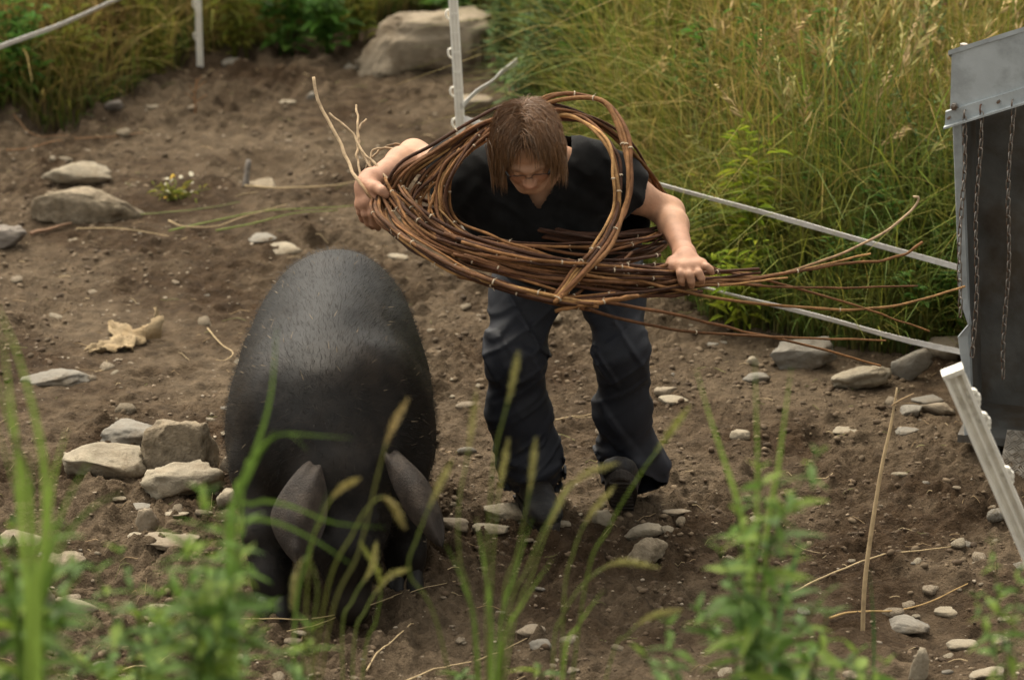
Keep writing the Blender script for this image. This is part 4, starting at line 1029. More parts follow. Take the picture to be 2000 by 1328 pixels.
# small loose stones
LM = [(G(650, 900), 'beside the black pig'), (G(1150, 1000), 'around the feet of the bending person'), (G(200, 1000), 'close to the stone heap'), (G(160, 440), 'near the long rounded stone'), (G(450, 180), 'on the slope below the boulder and post'), (G(1800, 850), 'in front of the metal shelter'), (G(1600, 750), 'below the fence tape'), (G(1800, 1220), 'around the dug hollow'), (G(1000, 1250), 'under the near grass spikes'), (G(850, 500), 'on the open soil behind the pig')]
sm_me = [mesh('small_stone', *rock(900+i, 2, 5), M[('stone', 'palestone', 'greystone', 'palestone', 'warmstone', 'stone')[i % 6]]) for i in range(12)]
SS = 0
for i in range(1400):
    if SS >= 215: break
    pxx, pyy = rng.uniform(-20, 2020), 160+1180*rng.random()**.85
    q = G(pxx, pyy)
    if q[1] > edge_y(q[0])-.05: continue
    dens = .5+.5*float(fbm(q[0]*1.7, q[1]*1.7, 0, 77, 2))+(.35 if pyy > 1000 else 0)
    if rng.random() > dens: continue
    if -.7 < q[0] < -.15 and -.75 < q[1] < .4: continue
    s = .010+.034*rng.random()**2.6
    mi = int(rng.integers(12)); wh = min(LM, key=lambda a: np.hypot(*(a[0]-q)[:2]))[1]; lb = 'small %s loose stone lying %s' % (('brown', 'pale', 'grey', 'pale', 'tan', 'brown')[mi % 6], wh)
    o = put('small_stone', sm_me[mi], None, Matrix.Translation((q[0], q[1], float(gz(q[0], q[1]))+s*.02)) @ Matrix.Rotation(rng.uniform(0, 6.28), 4, 'Z') @ Matrix.Rotation(rng.normal(0, .2), 4, 'X') @ Matrix.Diagonal((s*rng.uniform(1., 1.7), s, s*rng.uniform(.35, .7), 1)))
    tag(o, lb, 'stone', lb.replace('small', 'the').replace('stone lying', 'stones')); SS += 1
# gravel and soil crumbs: too many to count
def scatter(n, sub, smin, smax, pw, flat, cols, seed, name, m, label, cat, dens_seed, lo=-1.45, hi=3.9, thr=0.):
    r = np.random.default_rng(seed); x = r.uniform(-1.5, 1.6, n); y = r.uniform(lo, hi, n)
    d = fbm(x*1.5, y*1.5, 0, dens_seed, 3)+.25*vnoise(x*7, y*7, 0, dens_seed+1)
    ok = (y < edge_y(x)+.1) & (d+r.uniform(-.6, .6, n) > thr); x, y = x[ok], y[ok]; n = len(x)
    tv, tf = ICO[sub]; tv = tv*(1+.25*r.normal(0, 1, (len(tv), 1)).clip(-1, 1))
    s = smin+(smax-smin)*r.random(n)**pw; a = r.uniform(0, 6.28, n)
    el = r.uniform(1, 1.7, n)
    X = tv[None, :, 0]*el[:, None]; Yv = np.broadcast_to(tv[None, :, 1], X.shape)
    vx = X*np.cos(a)[:, None]-Yv*np.sin(a)[:, None]; vy = X*np.sin(a)[:, None]+Yv*np.cos(a)[:, None]; vz = tv[None, :, 2]*(flat*r.uniform(.7, 1.3, n))[:, None]
    v = np.stack([vx*s[:, None]+x[:, None], vy*s[:, None]+y[:, None], vz*s[:, None]+(gz(x, y)+s*flat*.25)[:, None]], -1).reshape(-1, 3)
    f = (tf[None]+(np.arange(n)*len(tv))[:, None, None]).reshape(-1, 3)
    c = np.asarray(cols)[r.integers(0, len(cols), n)]*r.uniform(.75, 1.2, n)[:, None]
    tag(put(name, mesh(name, v, f, M[m], np.repeat(c, len(tv), 0), smooth=False)), label, cat, kind='stuff')
scatter(8000, 1, .0015, .0065, 3, .55, [(.24, .19, .135), (.19, .145, .10), (.14, .10, .067), (.29, .24, .18)], 31, 'gravel', 'pebble', 'fine pale gravel strewn over the bare soil', 'gravel', 55, thr=-.1)
scatter(26000, 1, .002, .010, 4, .75, [(.110, .077, .048), (.080, .054, .033), (.135, .098, .062)], 32, 'soil_crumbs', 'pebble', 'dark crumbs of churned soil', 'soil', 66, thr=.0)
# ------------------------------------------------------------------ vegetation
def blades(x, y, z, h, wd, az, bend, cb, ct, r, K=5, curl=0.):
    n = len(x); t = np.linspace(0, 1, K+1)[None]
    dx, dy = np.cos(az)[:, None], np.sin(az)[:, None]
    off = h[:, None]*bend[:, None]*t**2; zz = h[:, None]*(t-.35*np.abs(bend[:, None])*t**3-.25*np.maximum(bend[:, None]-.7, 0)*t**4)
    c = np.stack([x[:, None]+dx*off, y[:, None]+dy*off, z[:, None]+zz], -1)
    fa = r.uniform(0, 6.28, n); sx = np.stack([np.cos(fa), np.sin(fa), np.zeros(n)], 1)[:, None]
    wv = (wd[:, None]*np.clip(1.02-t, .02, 1)**.55*np.where(t < .1, .7, 1))[..., None]
    v = np.stack([c-sx*wv/2, c+sx*wv/2], 2).reshape(n, -1, 3)
    k = np.arange(n)[:, None]*(2*(K+1))+2*np.arange(K)[None]
    f = np.stack([k, k+1, k+3, k+2], -1).reshape(-1, 4)
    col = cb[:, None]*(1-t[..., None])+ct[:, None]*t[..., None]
    return v.reshape(-1, 3), f, np.repeat(col, 2, 1).reshape(-1, 3)
def field(n, xr, depth, seed, hr, palette, pick):
    r = np.random.default_rng(seed); x = r.uniform(*xr, n); s = depth*r.random(n)**1.15-.03; y = edge_y(x)+s+.05*vnoise(x*6, s*6, 0, 4)
    z = gz(x, y); h = r.uniform(*hr, n)*(.45+.55*sstep(-.02, .35, s)); h *= 1+.28*vnoise(x*2.3, y*2.3, 0, seed+3)
    pn_ = vnoise(x*2.6, y*2.6, 0, seed+9)+.6*vnoise(x*7, y*7, 0, seed+10)
    return r, x, y, z, h, pn_
PAL = np.array([[.185, .205, .028], [.26, .235, .040], [.115, .180, .026], [.37, .275, .075], [.44, .30, .105], [.080, .140, .022]])
def grass_mass(name, label, n, xr, depth, seed, hr, dry, green=1.0, base=(.17, .155, .05), wr=(.0028, .0075), bend=1.05):
    r, x, y, z, h, pn_ = field(n, xr, depth, seed, hr, None, None)
    pr = r.random(n)+pn_*.55+dry
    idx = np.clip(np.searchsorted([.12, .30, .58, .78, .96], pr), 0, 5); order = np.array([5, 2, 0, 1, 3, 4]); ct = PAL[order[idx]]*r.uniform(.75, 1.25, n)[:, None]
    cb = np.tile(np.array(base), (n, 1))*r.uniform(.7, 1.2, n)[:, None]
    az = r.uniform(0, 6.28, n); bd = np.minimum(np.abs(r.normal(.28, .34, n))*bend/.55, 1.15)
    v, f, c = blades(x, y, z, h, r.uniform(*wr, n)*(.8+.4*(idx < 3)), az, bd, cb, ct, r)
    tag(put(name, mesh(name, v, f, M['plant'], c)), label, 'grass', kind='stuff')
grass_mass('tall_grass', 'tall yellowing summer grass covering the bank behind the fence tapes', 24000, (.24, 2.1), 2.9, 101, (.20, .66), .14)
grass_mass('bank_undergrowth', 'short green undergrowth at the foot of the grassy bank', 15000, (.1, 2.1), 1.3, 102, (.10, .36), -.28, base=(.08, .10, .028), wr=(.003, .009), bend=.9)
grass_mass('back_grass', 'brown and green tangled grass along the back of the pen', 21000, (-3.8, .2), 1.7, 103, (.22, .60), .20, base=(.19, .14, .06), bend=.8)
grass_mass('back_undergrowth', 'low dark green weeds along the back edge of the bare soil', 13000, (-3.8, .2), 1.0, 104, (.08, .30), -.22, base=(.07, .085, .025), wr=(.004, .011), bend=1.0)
# dry seed heads: thin stem and a loose nodding panicle
def panicles(name, label, n, xr, depth, seed, hr, cols, lo=.1):
    r = np.random.default_rng(seed); x = r.uniform(*xr, n); s = lo+(depth-lo)*r.random(n); y = edge_y(x)+s; cl = vnoise(x*2.1, y*2.1, 0, seed)
    ok = cl+r.uniform(-.5, .5, n) > -.15; x, y, s = x[ok], y[ok], s[ok]; n = len(x); z = gz(x, y); h = r.uniform(*hr, n)
    VV, FF, CC = [], [], []; nb = 0
    c0 = np.asarray(cols)[r.integers(0, len(cols), n)]*r.uniform(.8, 1.2, n)[:, None]
    az = r.normal(.6, 1.3, n); bd = np.abs(r.normal(.22, .18, n))
    v, f, c = blades(x, y, z, h, np.full(n, .0024), az, bd, c0*.8, c0, r, K=6); VV.append(v); FF.append(f); CC.append(c); nb += len(v)
    tip = v.reshape(n, -1, 3)[:, -1]; pre = v.reshape(n, -1, 3)[:, -5]
    d = tip-pre; d /= np.linalg.norm(d, axis=1)[:, None]
    m = 22
    for k in range(m):
        t = k/m; L = .075*(1-t*.7)*r.uniform(.5, 1.1, n)
        p = tip-d*(.20*h*(1-t))[:, None]
        a2 = r.uniform(0, 6.28, n); lat = np.stack([np.cos(a2), np.sin(a2), np.zeros(n)], 1)
        q = p+d*(L*.8)[:, None]+lat*(L*.34)[:, None]+np.array([0, 0, -.012])
        sd = np.cross(q-p, r.normal(0, 1, (n, 3))); sd /= np.linalg.norm(sd, axis=1)[:, None]+1e-9
        mid = lerp(p, q, .6)
        v = np.stack([p, mid+sd*.0030, q, mid-sd*.0030], 1).reshape(-1, 3); kk = nb+np.arange(n)*4
        FF.append(np.stack([kk, kk+1, kk+2, kk+3], 1)); VV.append(v); CC.append(np.repeat(c0*r.uniform(.85, 1.25, n)[:, None], 4, 0)); nb += len(v)
    tag(put(name, mesh(name, np.concatenate(VV), np.concatenate(FF), M['dry'], np.concatenate(CC))), label, 'grass', kind='stuff')
panicles('seed_heads', 'straw-coloured seed heads standing above the bank grass', 780, (.28, 2.0), 2.6, 201, (.5, .95), [(.40, .30, .14), (.34, .24, .10), (.30, .27, .10), (.38, .27, .14), (.25, .24, .08)])
panicles('back_seed_heads', 'thin brown seed heads in the grass at the back', 170, (-1.9, .1), 1.4, 202, (.4, .75), [(.30, .19, .09), (.34, .25, .11)])

def leaf_shape(L, W, n=5, fold=.18, droop=.25, serr=.0):
    t = np.linspace(0, 1, n+1); wv = np.sin(np.pi*t**.75)*W/2*(1+serr*np.where(np.arange(n+1) % 2, 1, -1)); wv[0] = W*.05; wv[-1] = 0.0006
    c = np.stack([t*L, 0*t, -droop*L*t**2], 1)
    v = np.concatenate([c+np.stack([0*t, -wv, wv*fold*2], 1), c, c+np.stack([0*t, wv, wv*fold*2], 1)]); m = n+1
    f = []
    for i in range(n):
        f += [(i, m+i, m+i+1, i+1), (m+i, 2*m+i, 2*m+i+1, m+i+1)]
    return v, f
def bushy(px_, py_, hgt, spr, nst, nleaf, lc, label, cat='weed', L=.035, W=.012, name='weed_plant', group=None, up=1., edge=None, seed=0, dY=0.):
    """a leafy weed further away: several stems and one foliage part of small folded leaves"""
    r = np.random.default_rng(seed+int(px_)+int(py_)); g = G(px_, py_); g[1] += dY; g[2] = gz(g[0], g[1])
    pl = empty(name, g, label=label, cat=cat, group=group)
    sb = MB(); VV = []; FF = []; CC = []; nb = 0; tv, tf = leaf_shape(1, 1, 3); tv = np.array(tv)
    for s in range(nst):
        a = r.uniform(0, 6.28); o = spr*r.uniform(.1, 1)
        h = hgt*r.uniform(.6, 1.05)
        p = spline([g+[.02*math.cos(a), .02*math.sin(a), 0], g+[o*.4*math.cos(a), o*.4*math.sin(a), h*.5*up], g+[o*math.cos(a), o*math.sin(a), h*up]], 14)
        sb.tube(p, np.linspace(.0035, .0012, 14), 5, np.array(lc)*.7)
        k = nleaf//nst
        for i in range(k):
            t = .12+.88*r.random()**.8; q = p[min(13, int(t*13))]+r.normal(0, .006, 3); b = r.uniform(0, 6.28); el = r.uniform(-.2, .8)
            d = np.array([math.cos(b)*math.cos(el), math.sin(b)*math.cos(el), math.sin(el)]); sd = nrm(np.cross(d, [0, 0, 1])); n3 = np.cross(sd, d)
            ll = L*r.uniform(.6, 1.3)*(1.25-.6*t); q = q+d*ll*r.uniform(0, .9)
            v = q+tv[:, :1]*ll*d+tv[:, 1:2]*W*r.uniform(.8, 1.2)*(ll/L)*sd+tv[:, 2:3]*ll*n3*.8
            VV.append(v); FF += [tuple(j+nb for j in u) for u in tf]; nb += len(v); CC.append(np.tile(np.array(lc)*r.uniform(.65, 1.35)*np.array([r.uniform(.85, 1.2), 1, r.uniform(.8, 1.2)]), (len(v), 1)))
    sb.build('stem', M['plant'], pl, smooth=True)
    tag(obj('foliage', np.concatenate(VV), FF, M['plant'], pl, np.concatenate(CC), smooth=False), kind='stuff')
    return pl
BG_, GG, OG, YG = (.130, .21, .080), (.080, .175, .030), (.17, .185, .032), (.24, .31, .035)
bushy(1040, 215, .66, .24, 14, 1300, BG_, 'bluish-green bushy weed with tiny leaves beside the boulder', L=.028, W=.011)
bushy(1110, 190, .62, .22, 12, 900, BG_, 'tall bluish-green weed behind the top of the willow loop', L=.03, W=.011)
bushy(985, 150, .45, .16, 8, 420, BG_, 'bluish-green weed leaning against the right end of the boulder', L=.03, W=.012)
bushy(1000, 240, .35, .16, 7, 300, BG_, 'low bluish-green weed growing behind the loose tape', L=.03, W=.012)
bushy(1130, 235, .75, .20, 8, 380, GG, 'tall green weed rising behind the willow hoop', L=.045, W=.014)
bushy(1770, 560, .36, .22, 9, 520, GG, 'dark green leafy weed behind the trailing willow ends', L=.032, W=.014)
bushy(1850, 520, .55, .2, 9, 520, BG_, 'grey-green feathery weed right beside the shelter wall', L=.028, W=.009)
bushy(1660, 600, .26, .2, 8, 420, GG, 'dense low green weed between the two fence tapes', L=.034, W=.016)
bushy(1830, 660, .25, .18, 7, 300, GG, 'green weed under the lower tape near the shelter', L=.034, W=.016)
bushy(1450, 640, .30, .16, 6, 160, YG, 'yellow-green weed at the grass edge behind the right hand', L=.05, W=.012)
bushy(1480, 560, .5, .12, 8, 260, YG, 'bright yellow-green tuft in the tall grass above the tape', L=.07, W=.009)
bushy(1420, 330, .5, .22, 8, 420, GG, 'fresh green weed in the grass above the bent elbow', L=.045, W=.013)
bushy(1500, 200, .5, .22, 8, 380, OG, 'olive tangled weed among the dry tufts of the bank', L=.05, W=.010)
bushy(1660, 330, .5, .24, 8, 480, GG, 'dark green nettle-like weed on the bank beyond the curled willow tip', L=.045, W=.018)
bushy(1780, 300, .5, .2, 8, 420, BG_, 'grey-green weed on the bank to the left of the shelter roof', L=.035, W=.012)
bushy(1250, 100, .5, .2, 7, 300, GG, 'green weed high on the bank behind the person', L=.05, W=.014)
bushy(1560, 380, .6, .2, 7, 300, GG, 'green leafy weed in the middle of the grassy bank', L=.045, W=.015)
bushy(1700, 250, .6, .25, 8, 380, OG, 'olive leafy weed high on the grassy bank', L=.045, W=.013)
bushy(1380, 560, .34, .2, 8, 260, OG, 'olive weed at the grass edge right behind the elbow', L=.045, W=.013)
bushy(1620, 470, .42, .22, 8, 420, GG, 'mid-green leafy weed above the upper tape, left of the grey-green one', L=.036, W=.015)
bushy(1730, 430, .48, .22, 8, 420, BG_, 'pale grey-green weed rising behind the curled willow tip', L=.034, W=.012)
bushy(1320, 250, .55, .2, 7, 260, OG, 'olive weed half hidden in the tall grass behind the ring', L=.05, W=.012)
bushy(1850, 180, .45, .25, 8, 360, GG, 'dark green weed behind the roof of the shelter', L=.05, W=.016)
bushy(1600, 100, .5, .25, 8, 360, GG, 'green weed at the top of the bank above the dry seed heads', L=.05, W=.016)
bushy(40, 200, .42, .20, 9, 420, GG, 'dark green weed at the edge of the soil below the taut tape', L=.045, W=.015)
bushy(140, 175, .40, .16, 7, 260, OG, 'olive weed between the taut tape and the soil edge', L=.04, W=.012)
bushy(300, 150, .30, .14, 8, 220, OG, 'small wispy yellow-green bush beside the slope fence post', L=.034, W=.006)
bushy(470, 110, .38, .16, 6, 220, OG, 'ragged brownish weed to the right of the slope fence post', L=.045, W=.012)
bushy(560, 105, .35, .12, 6, 220, GG, 'fresh green broad-leaved weed in the back grass', L=.05, W=.026)
bushy(640, 112, .30, .14, 7, 260, GG, 'green broad-leaved weed growing right behind the boulder', L=.05, W=.024)
bushy(700, 90, .42, .16, 7, 260, OG, 'tall olive weed standing behind the boulder', L=.045, W=.014)
bushy(880, 80, .45, .2, 8, 330, GG, 'leafy green weed behind the boulder and the fence post', L=.045, W=.016)
bushy(210, 110, .5, .15, 6, 200, (.14, .10, .04), 'dry brown weed standing above the slope', L=.05, W=.008)
bushy(345, 402, .035, .10, 8, 70, OG, 'trampled camomile plant lying beside the long rounded stone', L=.03, W=.006, name='camomile_plant', cat='flower')
# camomile blossoms lie on the plant
cam_ = bpy.data.objects['camomile_plant']
mb = MB()
for i in range(46):
    q = G(rng.uniform(322, 394), rng.uniform(352, 400)); q[2] += rng.uniform(.0, .028)
    a = np.arange(7)/7*6.283; n3 = nrm([rng.normal(0, .4), -.6, 1]); u3 = nrm(np.cross(n3, [1, 0, 0])); w3 = np.cross(n3, u3)
    ring = np.array([q+.006*(math.cos(t)*u3+math.sin(t)*w3) for t in a]); c_ = (.62, .58, .44) if i % 3 else (.50, .33, .05)
    mb.add(np.vstack([q+n3*.004, ring]), [(0, j+1, (j+1) % 7+1) for j in range(7)], c_)
tag(mb.build('blossoms', M['dry'], cam_), kind='stuff')
# thistles with purple heads at the top of the bank
for tx, ty, Yt in ((1808, 18, 2.5), (1840, 16, 2.55), (1884, 18, 2.6), (1833, 48, 2.45), (1170, 48, 3.0)):
    h = P(tx, ty, Yt); g = np.array([h[0], Yt, float(gz(h[0], Yt))])
    th = empty('thistle', g, label='purple-headed thistle rising from the high bank grass', cat='thistle', group='thistles on the bank')
    mb = MB(); mb.tube(spline([g, lerp(g, h, .5)+[.03, 0, 0], h], 8), np.linspace(.004, .002, 8), 5, (.08, .11, .03)); mb.build('stem', M['plant'], th, smooth=True)
    mb = MB()
    for i in range(26):
        a = rng.uniform(0, 6.28); e = rng.uniform(.3, 1.4); d = np.array([math.cos(a)*math.cos(e), math.sin(a)*math.cos(e), math.sin(e)]); q = h+d*.024; s = nrm(np.cross(d, [.3, .5, .1]))*.0025
        mb.add([h-s, h+s, q+s, q-s], [(0, 1, 2, 3)], np.array([.30, .05, .30])*rng.uniform(.7, 1.3))
    mb.build('flower_head', M['dry'], th)
    mb = MB(); v, f = ICO[1]; mb.add(v*.011+h-[0, 0, .008], f, (.05, .07, .03)); mb.build('bud', M['plant'], th)

# ------------------------------------------------------------------ things lying on the soil
def on_ground(pts, lift=.006, n=26):
    q = np.array([G(a, b) for a, b in pts]); s = spline(q, n); zz = gz(s[:, 0], s[:, 1]); zz = np.convolve(np.pad(zz, 4, 'edge'), np.ones(9)/9, 'valid'); s[:, 2] = zz+lift+.004; return s
def fallen(pts, r, c, label, name='fallen_stem', cat='stem', lift=.006, group=None):
    s = on_ground(pts, lift); n = len(s); v, f = tube(s, np.linspace(r, r*.45, n)*.75, 6)
    return tag(obj(name, v, f, M['dry'], None, np.tile(np.array(c), (len(v), 1)), base=True), label, cat, group)
GR, ST, TW = (.16, .20, .05), (.40, .30, .17), (.22, .12, .06)
fallen([(330, 468), (420, 452), (520, 432), (690, 408)], .0034, GR, 'long green stalk lying from the willow hoop towards the long stone')
fallen([(422, 468), (500, 455), (560, 440), (660, 420)], .0032, GR, 'shorter green stalk lying under the long green one')
fallen([(190, 440), (300, 434), (400, 428), (470, 420)], .003, (.15, .17, .06), 'thin green stalk at the foot of the long rounded stone')
fallen([(478, 388), (560, 388), (640, 378), (700, 366)], .0034, ST, 'pale dry stalk lying between the camomile and the left hand')
fallen([(330, 448), (360, 462), (420, 462), (470, 446), (560, 420)], .0028, ST, 'curled straw beneath the green stalks')
fallen([(0, 305), (80, 285), (180, 274), (280, 266)], .0034, TW, 'reddish dry branch lying on the left slope', cat='branch', name='dry_branch')
fallen([(20, 230), (60, 258), (100, 274), (150, 276)], .0022, TW, 'thin side twig beside the reddish dry branch', cat='branch', name='dry_branch')
fallen([(1545, 1165), (1620, 1130), (1720, 1098), (1800, 1085), (1880, 1072)], .0036, ST, 'long dry straw lying across behind the tall dry stalk')
fallen([(1620, 1228), (1690, 1203), (1790, 1175), (1890, 1150)], .0040, (.38, .25, .11), 'thick tan straw lying at the dug hollow')
fallen([(716, 1310), (745, 1278), (790, 1250), (818, 1222)], .0034, ST, 'pale bent straw in front of the pig')
fallen([(470, 1216), (600, 1205), (700, 1190), (800, 1165), (890, 1142)], .0026, ST, 'thin straw lying at the snout of the pig')
fallen([(560, 1224), (640, 1205), (720, 1184), (800, 1170)], .0022, ST, 'second thin straw close to the snout of the pig')
fallen([(405, 640), (430, 670), (455, 690), (440, 708), (422, 708)], .0026, ST, 'kinked straw on the soil beside the pig')
fallen([(1085, 830), (1110, 834), (1140, 830), (1175, 824)], .0028, ST, 'short straw lying between the two trouser legs')
fallen([(240, 1318), (300, 1308), (330, 1296)], .003, ST, 'short straw at the bottom of the slope by the weeds')
fallen([(790, 1328), (850, 1308), (920, 1292), (1030, 1250)], .0034, ST, 'tan straw below the foreground grass stems')
fallen([(150, 462), (210, 462), (290, 470), (330, 480)], .0026, ST, 'dry straw in front of the long rounded stone')
# upright dry stalk, split and pale
root = G(1685, 1238); tipp = P(1752, 757, root[1]+.03)
s = spline([root-[0, 0, .06], P(1690, 1130, root[1]), P(1718, 935, root[1]+.01), P(1740, 830, root[1]+.02), tipp], 26)
v, f = tube(s, np.interp(np.linspace(0, 1, 26), [0, .4, .8, 1], [.0055, .0052, .0036, .0020]), 8)
st = empty('dry_stalk', root, label='tall pale dry stalk standing upright in the soil near the leaning post', cat='stalk')
obj('stem', v, f, M['dry'], st, np.tile(np.array([.42, .31, .18]), (len(v), 1))*(1+.25*vnoise(v[:, 0]*60, v[:, 1]*60, v[:, 2]*14, 4))[:, None])
v, f = tube([P(1742, 792, root[1]+.02), P(1760, 780, root[1]+.0), P(1785, 768, root[1]-.02)], [.002, .0016, .001], 5); obj('side_twig', v, f, M['dry'], st, np.tile([.4, .28, .16], (len(v), 1)))
# dry twig with side shoots on the slope
root = G(382, 222); tw = empty('dry_twig', root, label='small upright reddish twig with side shoots below the slope fence post', cat='twig')
mb = MB(); mb.tube([root, P(380, 190, root[1]), P(384, 155, root[1])], [.004, .003, .0016], 5, TW); mb.build('stem', M['dry'], tw)
for a, b, c, d in ((381, 185, 368, 165), (382, 175, 402, 158), (380, 195, 362, 182), (383, 165, 394, 148), (381, 200, 405, 185)):
    mb = MB(); mb.tube([P(a, b, root[1]), P(c, d, root[1]-.02)], [.002, .001], 5, TW); mb.build('shoot', M['dry'], tw)
# stump, wood chunk, plank end, torn sacking
mb = MB(); q = G(478, 368); s = spline([q-[0, 0, .02], P(482, 345, q[1]), P(486, 312, q[1]+.01)], 9); v, f = tube(s, np.linspace(.011, .007, 9)*(1+.1*rng.normal(0, 1, 9)), 8)
tag(obj('stump', v, f, M['wood'], base=True), 'short grey stump sticking up out of the hollow', 'stump')
q = G(222, 214); v, f = rock(333, 3, 6); v = v*[.062, .03, .03]; an = .5; v = v@np.array([[math.cos(an), math.sin(an), 0], [-math.sin(an), math.cos(an), 0], [0, 0, 1.]]); tag(obj('wood_chunk', v+q+[0, 0, .012], f, M['wood']), 'chunk of dark grey wood lying on the left slope', 'wood')
q = G(8, 490); v, f = rock(351, 4, 6, boxy=.6); v = v*[.17, .07, .062]; v[:, 2] += .004*np.sin(v[:, 1]*260)+.02*v[:, 0]; v = v+q+[-.02, .035, .026]
tag(obj('log_piece', v, f, M['wood']), 'weathered grey piece of split log beside the long stone', 'wood')
fallen([(60, 470), (90, 462), (140, 452)], .008, (.22, .13, .08), 'strip of reddish bark by the split log', name='bark_strip', cat='bark')
def sheet(edgeA, edgeB, label, lift, n=34, m=11, name='torn_sacking'):
    A_ = spline([(a, b, c) for a, b, c in edgeA], n); B_ = spline([(a, b, c) for a, b, c in edgeB], n); v = []
    for i in range(n):
        for j in range(m):
            s = j/(m-1); q = lerp(A_[i], B_[i], s); g = G(q[0], q[1]); ed = .005*rng.normal() if j in (0, m-1) else 0
            v.append(np.array([g[0]+ed, g[1], gz(g[0], g[1])+q[2]+.010*float(vnoise(i*.28, j*.5, 0, 8))+.008+.003*float(vnoise(i*.9, j*.9, 0, 5))]))
    v = np.array(v); f = [(i*m+j, (i+1)*m+j, (i+1)*m+j+1, i*m+j+1) for i in range(n-1) for j in range(m-1)]
    return v, f
sk = empty('torn_sacking', G(240, 670), label='torn pale tan piece of sacking lying crumpled on the soil', cat='sacking')
for ea, eb in (([(212, 640, .02), (240, 648, .022), (270, 655, .02), (290, 650, .03), (305, 630, .055)], [(212, 652, .0), (240, 664, .0), (270, 668, .0), (296, 656, .0), (312, 632, .02)]),
               ([(172, 686, .002), (200, 676, .008), (235, 666, .014), (268, 666, .014)], [(176, 690, 0), (205, 688, 0), (240, 684, .0), (258, 680, .0)])):
    v, f = sheet(ea, eb, '', 0); o = obj('cloth_piece', v, f, M['husk'], sk); md = o.modifiers.new('t', 'SOLIDIFY'); md.thickness = .0035
v0 = P(300, 662, G(300, 668)[1]); v, f = ribbon([v0, v0+[.0, .01, .03], v0+[.010, .02, .042], v0+[.016, .03, .054]], [.9, .3, 0], [.045, .05, .04, .022]); o = obj('cloth_piece', v, f, M['husk'], sk); md = o.modifiers.new('t', 'SOLIDIFY'); md.thickness = .003
# straw litter, uncountable
r = np.random.default_rng(77); n = 620; x = r.uniform(-1.5, 1.6, n); y = -1.4+5*r.random(n)**1.1; ok = y < edge_y(x); x, y = x[ok], y[ok]; n = len(x)
L = .012+.07*r.random(n)**3; a = r.normal(.3, .9, n); t = np.linspace(-.5, .5, 4)[None]
cx, cy = x[:, None]+np.cos(a)[:, None]*t*L[:, None], y[:, None]+np.sin(a)[:, None]*t*L[:, None]+.1*L[:, None]*np.cos(t*6); cz = gz(cx, cy)+.004
ctr = np.stack([cx, cy, cz], -1); sd = np.stack([-np.sin(a), np.cos(a), 0*a], 1)[:, None]*.0011
v = np.stack([ctr-sd, ctr+sd, ctr+[0, 0, .0018]], 2); kb = (np.arange(n)*12)[:, None]+3*np.arange(3)[None]
f = np.concatenate([np.stack([kb+i, kb+(i+1) % 3, kb+3+(i+1) % 3, kb+3+i], -1).reshape(-1, 4) for i in range(3)])
c = np.array([(.38, .29, .17), (.26, .18, .10), (.16, .15, .06)])[r.integers(0, 3, n)]*r.uniform(.7, 1.2, n)[:, None]
tag(put('straw_litter', mesh('straw_litter', v.reshape(-1, 3), f, M['dry'], np.repeat(c, 12, 0))), 'short bits of straw scattered over the soil', 'straw', kind='stuff')

